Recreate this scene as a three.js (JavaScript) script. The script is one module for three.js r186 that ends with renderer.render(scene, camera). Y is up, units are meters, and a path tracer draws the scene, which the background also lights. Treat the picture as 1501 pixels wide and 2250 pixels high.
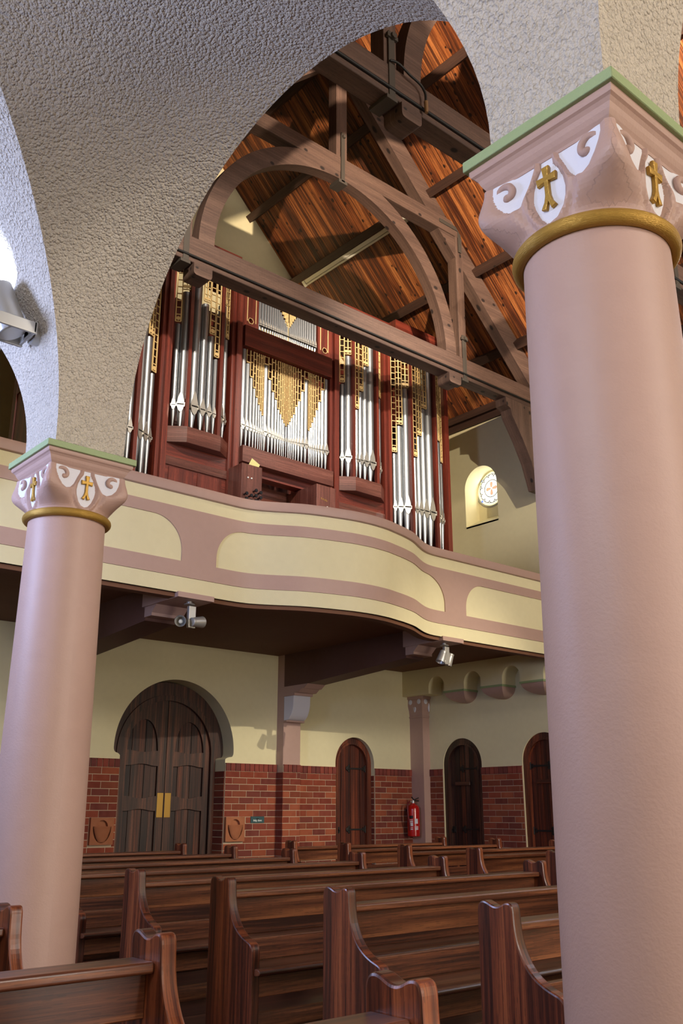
import * as THREE from 'three';
import { mergeGeometries, toCreasedNormals } from 'three/addons/utils/BufferGeometryUtils.js';
import { RoundedBoxGeometry } from 'three/addons/geometries/RoundedBoxGeometry.js';
import { RectAreaLightUniformsLib } from 'three/addons/lights/RectAreaLightUniformsLib.js';

// ------------------------------------------------------------------ camera, light, exposure
RectAreaLightUniformsLib.init();
const scene = new THREE.Scene();
scene.background = new THREE.Color(0xbfd4f2);
const camera = new THREE.PerspectiveCamera(57.35, 1501 / 2250, 0.05, 80);
camera.position.set(0, 1.15, 0);
camera.lookAt(0.62576, 1.15 + 0.30341, -0.71859);
camera.updateMatrixWorld();
const renderer = new THREE.WebGLRenderer({ antialias: true });
renderer.toneMapping = THREE.LinearToneMapping;
renderer.toneMappingExposure = 1.0;
renderer.shadowMap.enabled = true;

const NX = 2.14, XU = 10.6, XR = 10.9, ZB = -10.7, ZF = 12, XL = -1.035;   // nave face of arcade, right walls, back, front, aisle wall
const CX = 6.58;                                                            // nave centre line
function rectLight(color, intensity, w, h, pos, target) {
  const l = new THREE.RectAreaLight(color, intensity, w, h);
  l.position.set(...pos); l.lookAt(...target); scene.add(l); return l;
}
function spot(color, intensity, pos, target, angle, penumbra, radius) {
  const l = new THREE.SpotLight(color, intensity, 0, angle, penumbra, 2);
  l.position.set(...pos); l.target.position.set(...target); l.castShadow = true;
  l.shadow.radius = radius; l.shadow.mapSize.set(1024, 1024);
  scene.add(l); scene.add(l.target); return l;
}
// daylight of the aisle windows (panes built with the aisle wall); the last is added as fill
const AISLE_WIN = [[-5.2, 0xb4c8ff, 44], [-1.0, 0xdde3f8, 17], [2.2, 0xf4f0ec, 4]];
for (const [z, c, i] of AISLE_WIN) rectLight(c, i, 0.9, 1.3, [XL + 0.08, 3.15, z], [XL + 1, 3.15, z]);
// added fill: unseen window in the aisle end wall, behind the camera
const AISLE_END = 5.2;
rectLight(0xfff0dc, 7.5, 1.6, 1.9, [0.45, 2.2, AISLE_END - 0.1], [0.45, 1.9, AISLE_END - 1.1]);
// added frontal fill: unseen tall window in the front wall, glazed doors below it
rectLight(0xfff6ea, 40, 3.0, 3.6, [CX, 7.2, ZF - 0.1], [CX, 6.4, ZF - 5]);
rectLight(0xfff4e8, 20, 4.4, 1.9, [CX, 1.5, ZF - 0.1], [CX, 1.5, ZF - 5]);
// daylight of the nave windows high in the right wall, in the bays nearer the altar
for (const z of [-2.56, 0.58, 3.7]) rectLight(0xe6ecff, 20, 0.7, 1.0, [XU - 0.05, 5.8, z], [XU - 1, 5.4, z]);
// nave floodlights
const FLOOD = [
  { pos: [3.35, 7.42, -4.75], aim: [5.4, 5.9, -8.6], I: 58, ang: 0.55, col: 0xfff2e0 },
  { pos: [7.3, 7.42, -4.75], aim: [7.7, 5.9, -8.6], I: 52, ang: 0.55, col: 0xfff2e0 },
  { pos: [9.9, 7.25, 8.6], aim: [7.9, 1.0, -10.7], I: 430, ang: 0.12, col: 0xfff2da },
  { pos: [2.75, 6.6, 3.2], aim: [10.5, 6.7, -9.2], I: 330, ang: 0.19, col: 0xfff0d8 },
  { pos: [4.4, 7.3, -1.0], aim: [8.5, 10.0, -6.8], I: 430, ang: 0.56, col: 0xffe8cc },
];
for (const f of FLOOD) spot(f.col, f.I, f.pos, f.aim, f.ang, 0.5, 2.5);

// ------------------------------------------------------------------ helpers
let seed = 7;
function rnd() { seed = (seed * 1664525 + 1013904223) >>> 0; return seed / 4294967296; }
const used = {};
function numbered(n) { used[n] = (used[n] || 0) + 1; return used[n] === 1 ? n : n + '_' + String(used[n] - 1).padStart(3, '0'); }
function mesh(name, geo, mat, parent) {
  const m = new THREE.Mesh(geo, mat); m.castShadow = m.receiveShadow = true;
  m.name = parent ? name : numbered(name); (parent || scene).add(m); return m;
}
function thing(name, label, category, pos = [0, 0, 0], group) {
  const g = new THREE.Group(); g.name = numbered(name); g.position.set(...pos); scene.add(g);
  g.userData = { label, category }; if (group) g.userData.group = group; return g;
}
function structure(name, label, category, pos = [0, 0, 0]) {
  const g = thing(name, label, category, pos); g.userData.kind = 'structure'; return g;
}
// uv in metres, u along the grain
function uvm(geo, grain = -1, off = 0) {
  if (!geo.attributes.normal) geo.computeVertexNormals();
  const p = geo.attributes.position, n = geo.attributes.normal; geo.computeBoundingBox();
  if (grain < 0) { const s = geo.boundingBox.getSize(new THREE.Vector3()).toArray(); grain = s.indexOf(Math.max(...s)); }
  const uv = new Float32Array(p.count * 2), c = [0, 0, 0], m = [0, 0, 0];
  for (let i = 0; i < p.count; i++) {
    c[0] = p.getX(i); c[1] = p.getY(i); c[2] = p.getZ(i);
    m[0] = Math.abs(n.getX(i)); m[1] = Math.abs(n.getY(i)); m[2] = Math.abs(n.getZ(i));
    const k = m[0] >= m[1] && m[0] >= m[2] ? 0 : m[1] >= m[2] ? 1 : 2;
    const ax = [0, 1, 2].filter(a => a !== k);
    let a = ax[0], b = ax[1]; if (b === grain) { a = ax[1]; b = ax[0]; }
    uv[2 * i] = c[a] + off; uv[2 * i + 1] = c[b] + off * 0.7;
  }
  geo.setAttribute('uv', new THREE.BufferAttribute(uv, 2)); return geo;
}
function box(x0, x1, y0, y1, z0, z1, grain = -1, off = 0) {
  const g = new THREE.BoxGeometry(x1 - x0, y1 - y0, z1 - z0); g.translate((x0 + x1) / 2, (y0 + y1) / 2, (z0 + z1) / 2); return uvm(g, grain, off);
}
function rbox(x0, x1, y0, y1, z0, z1, r = 0.006, grain = -1, off = 0, seg = 2) {
  const g = new RoundedBoxGeometry(x1 - x0, y1 - y0, z1 - z0, seg, r); g.translate((x0 + x1) / 2, (y0 + y1) / 2, (z0 + z1) / 2); return uvm(g, grain, off);
}
function shapeOf(pts) { const s = new THREE.Shape(); pts.forEach((p, i) => i ? s.lineTo(p[0], p[1]) : s.moveTo(p[0], p[1])); s.closePath(); return s; }
// extrude a shape of the (x, y) plane along z
function exZ(shape, z0, z1, opt = {}, grain = -1, off = 0) {
  const b = opt.bevel || 0;
  const g = new THREE.ExtrudeGeometry(shape, { depth: z1 - z0 - 2 * b, bevelEnabled: b > 0, bevelSize: b, bevelOffset: -b, bevelThickness: b, bevelSegments: 2, curveSegments: opt.seg || 16 });
  g.translate(0, 0, z0 + b); return uvm(g, grain, off);
}
// extrude a shape given in (z, y) along x
function exX(shape, x0, x1, opt = {}, grain = -1, off = 0) {
  const b = opt.bevel || 0;
  const g = new THREE.ExtrudeGeometry(shape, { depth: x1 - x0 - 2 * b, bevelEnabled: b > 0, bevelSize: b, bevelOffset: -b, bevelThickness: b, bevelSegments: 2, curveSegments: opt.seg || 16 });
  g.translate(0, 0, x0 + b); g.rotateY(Math.PI / 2); g.scale(1, 1, -1);             // (z,y,x) -> world; mirrored
  const p = g.index ? g.index.array : null;
  if (p) for (let i = 0; i < p.length; i += 3) { const t = p[i]; p[i] = p[i + 1]; p[i + 1] = t; }
  else { for (const k of ['position', 'normal', 'uv']) { const a = g.attributes[k], s = a.itemSize, r = a.array; for (let i = 0; i < a.count; i += 3) for (let j = 0; j < s; j++) { const t = r[i * s + j]; r[i * s + j] = r[(i + 1) * s + j]; r[(i + 1) * s + j] = t; } } }
  g.computeVertexNormals(); return uvm(g, grain, off);
}
// extrude a shape given in (x, z) along y
function exY(shape, y0, y1, opt = {}, grain = -1) {
  const g = new THREE.ExtrudeGeometry(shape, { depth: y1 - y0, bevelEnabled: false, curveSegments: opt.seg || 16 });
  g.rotateX(Math.PI / 2); g.translate(0, y1, 0); return uvm(g, grain);             // (x, z, -y)
}
function lathe(pts, seg = 24) { return new THREE.LatheGeometry(pts.map(p => new THREE.Vector2(p[0], p[1])), seg); }
function merge(list) { return mergeGeometries(list.map(g => { const h = g.index ? g.toNonIndexed() : g; for (const k of Object.keys(h.attributes)) if (!['position', 'normal', 'uv'].includes(k)) h.deleteAttribute(k); return h; })); }
function tube(pts, r, seg = 24, rs = 8) { return new THREE.TubeGeometry(new THREE.CatmullRomCurve3(pts.map(p => new THREE.Vector3(...p))), seg, r, rs); }
function cyl(a, b, r0, r1, seg = 16) {
  const A = new THREE.Vector3(...a), B = new THREE.Vector3(...b), d = B.clone().sub(A);
  const g = new THREE.CylinderGeometry(r1, r0, d.length(), seg);
  g.applyQuaternion(new THREE.Quaternion().setFromUnitVectors(new THREE.Vector3(0, 1, 0), d.clone().normalize()));
  const m = A.add(B).multiplyScalar(0.5); g.translate(m.x, m.y, m.z); return g;
}
// surface from a grid function
function grid(nu, nv, f) {
  const pos = [], uv = [], idx = [];
  for (let i = 0; i <= nu; i++) for (let j = 0; j <= nv; j++) { const q = f(i / nu, j / nv); pos.push(q[0], q[1], q[2]); uv.push(q[3] ?? i / nu, q[4] ?? j / nv); }
  for (let i = 0; i < nu; i++) for (let j = 0; j < nv; j++) { const a = i * (nv + 1) + j, b = a + nv + 1; idx.push(a, b, a + 1, b, b + 1, a + 1); }
  const g = new THREE.BufferGeometry(); g.setAttribute('position', new THREE.Float32BufferAttribute(pos, 3)); g.setAttribute('uv', new THREE.Float32BufferAttribute(uv, 2));
  g.setIndex(idx); g.computeVertexNormals(); return g;
}
const clamp = (v, a, b) => Math.max(a, Math.min(b, v)), lerp = (a, b, t) => a + (b - a) * t;
const sm = (a, b, v) => { const t = clamp((v - a) / (b - a), 0, 1); return t * t * (3 - 2 * t); };

// ------------------------------------------------------------------ textures
function hash(x, y, s) { let h = (x * 374761393 + y * 668265263 + s * 974634777) | 0; h = Math.imul(h ^ (h >>> 13), 1274126177); h ^= h >>> 16; return (h >>> 0) / 4294967296; }
function vnoise(x, y, px, py, s) {            // tileable value noise with period (px, py)
  const xi = Math.floor(x), yi = Math.floor(y), fx = x - xi, fy = y - yi, u = fx * fx * (3 - 2 * fx), v = fy * fy * (3 - 2 * fy);
  const a = ((xi % px) + px) % px, b = (a + 1) % px, c = ((yi % py) + py) % py, d = (c + 1) % py;
  return lerp(lerp(hash(a, c, s), hash(b, c, s), u), lerp(hash(a, d, s), hash(b, d, s), u), v);
}
function tex(w, h, fn, rx, ry, srgb = true) {
  const d = new Uint8Array(w * h * 4);
  for (let y = 0; y < h; y++) for (let x = 0; x < w; x++) { const c = fn(x / w, y / h), i = (y * w + x) * 4; d[i] = clamp(c[0], 0, 255); d[i + 1] = clamp(c[1], 0, 255); d[i + 2] = clamp(c[2], 0, 255); d[i + 3] = 255; }
  const t = new THREE.DataTexture(d, w, h); t.wrapS = t.wrapT = THREE.RepeatWrapping; t.magFilter = THREE.LinearFilter; t.minFilter = THREE.LinearMipmapLinearFilter; t.generateMipmaps = true;
  if (srgb) t.colorSpace = THREE.SRGBColorSpace; t.repeat.set(rx, ry); t.needsUpdate = true; return t;
}
const mix3 = (a, b, t) => [lerp(a[0], b[0], t), lerp(a[1], b[1], t), lerp(a[2], b[2], t)];
// wood: u along the grain (texture spans 2 m x 0.5 m)
function woodTex(s, dark, mid, light, knots = 0, streak = 1) {
  const kn = []; for (let i = 0; i < knots; i++) kn.push([hash(i, 1, s), hash(i, 2, s), 0.012 + 0.020 * hash(i, 3, s)]);
  return tex(1024, 512, (u, v) => {
    let warp = 0, kd = 0;
    for (const k of kn) { let du = Math.abs(u - k[0]); du = Math.min(du, 1 - du) * 2; let dv = Math.abs(v - k[1]); dv = Math.min(dv, 1 - dv) * 0.5; const r = Math.hypot(du * 0.75, dv * 1.1) / k[2]; kd = Math.max(kd, 1 - sm(0.55, 1.15, r)); warp += 0.03 * Math.exp(-r * r * 0.25) * (v > k[1] ? 1 : -1); }
    const vv = v + warp + 0.035 * (vnoise(u * 3, v * 3, 3, 3, s + 9) - 0.5);
    const broad = vnoise(u * 2, vv * 9, 2, 9, s), ring = vnoise(u * 4, vv * 46, 4, 46, s + 1), fine = vnoise(u * 14, vv * 180, 14, 180, s + 2), pore = vnoise(u * 60, v * 256, 60, 256, s + 3);
    let t = 0.42 * broad + 0.36 * ring + 0.22 * fine; t = clamp((t - 0.5) * 1.9 * streak + 0.5, 0, 1);
    let c = t < 0.5 ? mix3(dark, mid, t * 2) : mix3(mid, light, t * 2 - 1);
    const k = 1 - 0.16 * (pore > 0.72 ? 1 : 0); c = [c[0] * k, c[1] * k, c[2] * k];
    if (kd > 0) c = mix3(c, [dark[0] * 0.35, dark[1] * 0.3, dark[2] * 0.3], kd * 0.9);
    return c;
  }, 1 / 2, 1 / 0.5);
}
function blobs(u, v, n, sd) {                // rounded lumps of thrown plaster, tileable
  const x = u * n, y = v * n, xi = Math.floor(x), yi = Math.floor(y); let h = 0;
  for (let i = -1; i <= 1; i++) for (let j = -1; j <= 1; j++) { const a = ((xi + i) % n + n) % n, b = ((yi + j) % n + n) % n, dx = xi + i + hash(a, b, sd) - x, dy = yi + j + hash(a, b, sd + 1) - y, r = 0.45 + 0.5 * hash(a, b, sd + 2), d = (dx * dx + dy * dy) / (r * r); if (d < 1) h = Math.max(h, (1 - d) * (0.5 + 0.5 * hash(a, b, sd + 3))); }
  return h;
}
const stuccoBump = tex(1024, 1024, (u, v) => { const g = 240 * (0.62 * blobs(u, v, 46, 21) + 0.28 * blobs(u, v, 92, 27) + 0.10 * vnoise(u * 12, v * 12, 12, 12, 24)); return [g, g, g]; }, 1.5, 1.5, false);
const paintBump = tex(512, 512, (u, v) => { const g = 255 * (0.55 * vnoise(u * 64, v * 64, 64, 64, 5) + 0.45 * vnoise(u * 150, v * 150, 150, 150, 6)); return [g, g, g]; }, 2.5, 2.5, false);
const plasterTone = (c, s, amt = 10) => tex(512, 512, (u, v) => { const t = (0.6 * vnoise(u * 5, v * 5, 5, 5, s) + 0.4 * vnoise(u * 40, v * 40, 40, 40, s + 1) - 0.5) * amt; return [c[0] + t, c[1] + t, c[2] + t]; }, 0.5, 0.5);

// ------------------------------------------------------------------ materials
const std = (o) => new THREE.MeshStandardMaterial({ side: THREE.DoubleSide, ...o });
const phys = (o) => new THREE.MeshPhysicalMaterial({ side: THREE.DoubleSide, ...o });
const T = {
  pew: woodTex(11, [56, 28, 18], [98, 54, 34], [142, 88, 55], 0, 1.0),
  pewEnd: woodTex(12, [56, 24, 14], [104, 50, 29], [152, 84, 48], 0, 1.1),
  mahog: woodTex(13, [80, 29, 20], [110, 44, 31], [138, 62, 45], 0, 0.8),
  mahogDull: woodTex(14, [82, 44, 36], [108, 64, 54], [134, 86, 74], 0, 0.8),
  pine: woodTex(15, [76, 39, 19], [136, 76, 37], [188, 120, 66], 9, 1.3),
  pineB: woodTex(16, [56, 28, 15], [106, 56, 28], [158, 96, 50], 8, 1.3),
  beam: woodTex(17, [66, 48, 41], [88, 66, 56], [112, 87, 74], 4, 0.6),
  door: woodTex(18, [40, 22, 17], [70, 40, 29], [104, 62, 44], 0, 1.1),
  doorRed: woodTex(19, [60, 24, 14], [98, 44, 25], [138, 70, 40], 0, 1),
  floor: woodTex(20, [52, 28, 18], [84, 48, 30], [112, 68, 44], 0, 1),
};
const MAT = {
  vault: std({ map: plasterTone([198, 188, 173], 40, 8), roughness: 0.92, bumpMap: stuccoBump, bumpScale: 0.013 }),
  cream: std({ map: plasterTone([226, 216, 174], 41, 7), roughness: 0.8, bumpMap: paintBump, bumpScale: 0.0004 }),
  mauve: phys({ map: plasterTone([181, 149, 136], 42, 6), roughness: 0.52, bumpMap: paintBump, bumpScale: 0.0004 }),
  green: std({ color: 0x94a576, roughness: 0.55, bumpMap: paintBump, bumpScale: 0.001 }),
  white: std({ color: 0xdad9e0, roughness: 0.7, bumpMap: paintBump, bumpScale: 0.0004 }),
  gold: phys({ color: 0xb08a3c, roughness: 0.45, metalness: 0.55, bumpMap: paintBump, bumpScale: 0.001 }),
  soffit: std({ map: plasterTone([112, 72, 48], 44, 8), roughness: 0.75 }),
  beamPaint: std({ map: plasterTone([98, 64, 54], 45, 8), roughness: 0.6 }),
  pew: phys({ map: T.pew, roughness: 0.34, clearcoat: 0.35, clearcoatRoughness: 0.25 }),
  pewEnd: phys({ map: T.pewEnd, roughness: 0.36, clearcoat: 0.35, clearcoatRoughness: 0.25 }),
  mahog: phys({ map: T.mahog, roughness: 0.42, clearcoat: 0.15 }),
  mahogDull: phys({ map: T.mahogDull, roughness: 0.36, clearcoat: 0.2 }),
  pine: [std({ map: T.pine, roughness: 0.55 }), std({ map: T.pineB, roughness: 0.55 }), std({ map: T.pine, color: 0xd8c8bc, roughness: 0.55 })],
  beam: std({ map: T.beam, roughness: 0.7 }),
  purlin: std({ map: T.beam, color: 0xb8a294, roughness: 0.65 }),
  door: phys({ map: T.door, roughness: 0.5, clearcoat: 0.15 }),
  doorPlank: [0xffffff, 0xa8958f, 0xffdcb8].map(c => phys({ map: T.door, color: c, roughness: 0.55 })),
  doorRed: phys({ map: T.doorRed, roughness: 0.5, clearcoat: 0.15 }),
  redPlank: [0xffffff, 0xdccac0, 0xc8b4aa].map(c => phys({ map: T.doorRed, color: c, roughness: 0.5 })),
  floor: phys({ map: T.floor, roughness: 0.35 }),
  iron: std({ color: 0x2a2724, roughness: 0.6, metalness: 0.5 }),
  strap: std({ color: 0x4c453e, roughness: 0.65, metalness: 0.35 }),
  brass: phys({ color: 0xb8934d, roughness: 0.38, metalness: 0.85 }),
  pipe: phys({ color: 0xaeb1b4, roughness: 0.36, metalness: 0.9 }),
  lip: phys({ color: 0xd2cfc6, roughness: 0.4, metalness: 0.82 }),
  slot: std({ color: 0x16110c, roughness: 0.9 }),  // near black: shadow of the pipe mouths put in as colour, rack uses it too
  lattice: std({ color: 0xdcbb80, roughness: 0.6 }),
  inlay: std({ color: 0xdcbb84, roughness: 0.5 }),
  silver: phys({ color: 0xb9b7b2, roughness: 0.38, metalness: 0.6 }),
  lampWhite: std({ color: 0xd9d6c6, roughness: 0.45 }),
  black: std({ color: 0x121110, roughness: 0.6 }),
  knob: phys({ color: 0x1b1a1c, roughness: 0.25 }),
  mortar: std({ color: 0xbba58b, roughness: 0.95 }),
  bricks: [[138, 64, 42], [124, 55, 38], [148, 75, 47], [108, 48, 36], [130, 65, 43]].map((c, i) => std({ map: plasterTone(c, 60 + i, 26), roughness: 0.88, bumpMap: paintBump, bumpScale: 0.0015 })),
  rowlock: [[112, 46, 36], [128, 54, 40], [98, 42, 36]].map((c, i) => std({ map: plasterTone(c, 70 + i, 26), roughness: 0.85 })),
  terra: std({ map: plasterTone([158, 96, 62], 80, 22), roughness: 0.85 }),
  red: phys({ color: 0xb3130f, roughness: 0.25, clearcoat: 0.6 }),
  redHose: std({ color: 0x6b1218, roughness: 0.5 }),
  paper: std({ color: 0xd9d8dc, roughness: 0.8 }),
  note: std({ color: 0xcfcb8a, roughness: 0.8 }),
  plaque: std({ color: 0x2f4f52, roughness: 0.45 }),
  letters: std({ color: 0xe4e8e2, roughness: 0.6 }),
};

// ================================================================== ROOM SHELL
{ // floor
  const g = structure('floor', 'dark polished wooden block floor under the pews', 'floor');
  mesh('boards', box(-1.4, 11.3, -0.1, 0, -11.3, ZF + 0.2, 0), MAT.floor, g);
}
// ---- openings
const MAIN = { a: 5.72, b: 7.27, c: 6.515, R: 0.885, ys: 1.89 };
const SMALL = { c: 9.585, hw: 0.385, ys: 1.80 };
const RDOORS = [-9.765, -8.245, -6.72];
function archHole(c, hw, ys, y0 = 0.004) { const h = new THREE.Path(); h.moveTo(c - hw, y0); h.lineTo(c - hw, ys); h.absarc(c, ys, hw, Math.PI, 0, true); h.lineTo(c + hw, y0); h.closePath(); return h; }
const roofL = x => 17.70 - (2 * 6.58 - x), roofR = x => 17.70 - x;
{ // back wall
  const w = structure('wall_back', 'cream plastered back wall with red brick wainscot behind the pews', 'wall');
  const sh = shapeOf([[XL - 0.3, 0], [11.2, 0], [11.2, roofR(11.2)], [6.58, 11.12], [1.9, roofL(1.9)], [XL - 0.3, roofL(1.9)]]);
  const h = new THREE.Path(); h.moveTo(MAIN.a, 0.004); h.lineTo(MAIN.a, 1.79); h.quadraticCurveTo(MAIN.a - 0.02, 1.82, 5.66, 1.825); h.quadraticCurveTo(5.63, 1.84, 5.63, MAIN.ys);
  h.absarc(MAIN.c, MAIN.ys, MAIN.R, Math.PI, 0, true); h.quadraticCurveTo(7.40, 1.84, 7.37, 1.825); h.quadraticCurveTo(MAIN.b + 0.02, 1.82, MAIN.b, 1.79); h.lineTo(MAIN.b, 0.004); h.closePath();
  sh.holes.push(h, archHole(SMALL.c, SMALL.hw, SMALL.ys));
  mesh('plaster', exZ(sh, ZB - 0.30, ZB, { seg: 40 }), MAT.cream, w);
  mesh('mortar_bed', (() => { const list = []; for (const [a, b] of [[XL, MAIN.a], [MAIN.b, SMALL.c - SMALL.hw], [SMALL.c + SMALL.hw, 10.9]]) list.push(box(a, b, 0, 1.735, ZB, ZB + 0.0125)); list.push(box(8.12, 8.42, 0, 1.735, ZB, ZB + 0.1625)); return merge(list); })(), MAT.mortar, w);
  mesh('outer_skin', box(XL - 0.4, 11.3, 0, 11.3, ZB - 0.62, ZB - 0.5), MAT.cream, w);
  // pilaster above the bricks
  mesh('pilaster', exZ(shapeOf([[8.12, 1.735], [8.42, 1.735], [8.42, 3.25], [8.12, 3.25]]), ZB, ZB + 0.15), MAT.mauve, w);
  buildBricks(w, 'z');
}
function buildBricks(w, dir) {
  const CH = 0.083, BL = 0.232, TOP = 1.645;
  const stretch = {}, mats = MAT.bricks;
  const gB = (len, key) => stretch[key] || (stretch[key] = [0, 1, 2].map(k => box(-len / 2, len / 2, -0.0375, 0.0375, -0.02, 0.02, 0, k * 0.37)));
  const rest = [[], [], [], [], []];
  const put = (u0, u1, y, d, isRow) => {
    const len = u1 - u0 - 0.008; if (len < 0.03) return;
    const key = len.toFixed(3), vs = gB(len, key), k = Math.floor(rnd() * 3), mi = Math.floor(rnd() * 5), tilt = (rnd() - 0.5) * 0.004;
    const cu = (u0 + u1) / 2;
    if (y > 0.7 && (dir === 'z' ? cu > 5.02 : cu < -7.2)) {
      const m = mesh('brick', vs[k], mats[mi], w);
      if (dir === 'z') m.position.set(cu, y, ZB + d + tilt); else { m.position.set(XR - d - tilt, y, cu); m.rotation.y = Math.PI / 2; }
    } else {
      const g = vs[k].clone(); if (dir === 'z') g.translate(cu, y, ZB + d + tilt); else { g.rotateY(Math.PI / 2); g.translate(XR - d - tilt, y, cu); }
      rest[mi].push(g);
    }
  };
  const spans = dir === 'z'
    ? [[XL, 5.02, -0.004], [5.02, MAIN.a, -0.004], [MAIN.b, 8.12, -0.004], [8.12, 8.42, 0.146], [8.42, SMALL.c - SMALL.hw, -0.004], [SMALL.c + SMALL.hw, 10.76, -0.004]]
    : [[-10.42, RDOORS[0] - 0.385, -0.004], [RDOORS[0] + 0.385, RDOORS[1] - 0.385, -0.004], [RDOORS[1] + 0.385, -7.2, -0.004], [-7.2, RDOORS[2] - 0.385, -0.004], [RDOORS[2] + 0.385, 3, -0.004]];
  for (const [a, b, d] of spans) for (let r = 0; r < 20; r++) {
    const y = TOP - CH / 2 - r * CH; if (y < 0) break;
    const yb = y;
    let u = a - (r % 2 ? BL / 2 : 0) + (a === 8.12 ? 0 : 0);
    while (u < b - 0.02) {
      let u0 = Math.max(u, a), u1 = Math.min(u + BL, b);
      if (b - u1 < 0.05) u1 = b;
      let skip = false;
      if (dir === 'z') for (const sx of [[5.37, 5.675], [7.27, 7.58]]) if (yb > 0.745 && yb < 1.08 && u1 > sx[0] + 0.01 && u0 < sx[1] - 0.01) { if (u1 > sx[1] + 0.04) { u0 = sx[1]; } else if (u0 < sx[0] - 0.04) { u1 = sx[0]; } else skip = true; }
      if (!skip) put(u0, u1, y, d);
      u += BL; if (u1 === b) break;
    }
  }
  if (dir === 'z') for (let r = 0; r < 20; r++) {     // returns: pilaster flank and the jambs of the openings
    const y = TOP - CH / 2 - r * CH; if (y < 0.03) break;
    for (const [x, z0, z1] of [[8.118, ZB + 0.013, ZB + 0.164], [MAIN.b - 0.003, ZB - 0.245, ZB - 0.004], [SMALL.c + SMALL.hw - 0.003, ZB - 0.07, ZB - 0.004]]) {
      const g = box(x - 0.004, x + 0.012, y - 0.0375, y + 0.0375, z0, z1, 2, r * 0.3);
      mesh('brick', g, mats[(r * 3 + 1) % 5], w);
    }
  }
  rest.forEach((l, i) => { if (l.length) { const m = mesh('bricks_low', merge(l), mats[i], w); m.userData.kind = 'stuff'; } });
  // rowlock course on top
  const rg = box(-0.035, 0.035, -0.05, 0.05, -0.03, 0.03, 1);
  const far = [];
  for (const [a, b, d] of spans) {
    const n = Math.round((b - a) / 0.08), st = (b - a) / n, out = dir === 'z' ? b <= 5.02 : a >= -7.2;
    for (let i = 0; i < n; i++) {
      if (out) { const g = rg.clone(), cu = a + (i + 0.5) * st; if (dir === 'z') g.translate(cu, 1.697, ZB + d); else { g.rotateY(Math.PI / 2); g.translate(XR - d, 1.697, cu); } far.push(g); continue; }
      const m = mesh('rowlock_brick', rg, MAT.rowlock[Math.floor(rnd() * 3)], w), cu = a + (i + 0.5) * st;
      m.scale.x = (st - 0.010) / 0.07;
      if (dir === 'z') m.position.set(cu, 1.697, ZB + d + (rnd() - 0.5) * 0.003); else { m.position.set(XR - d, 1.697, cu); m.rotation.y = Math.PI / 2; }
    }
  }
  if (far.length) { const m = mesh('rowlock_bricks', merge(far), MAT.rowlock[1], w); m.userData.kind = 'stuff'; }
}
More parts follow.
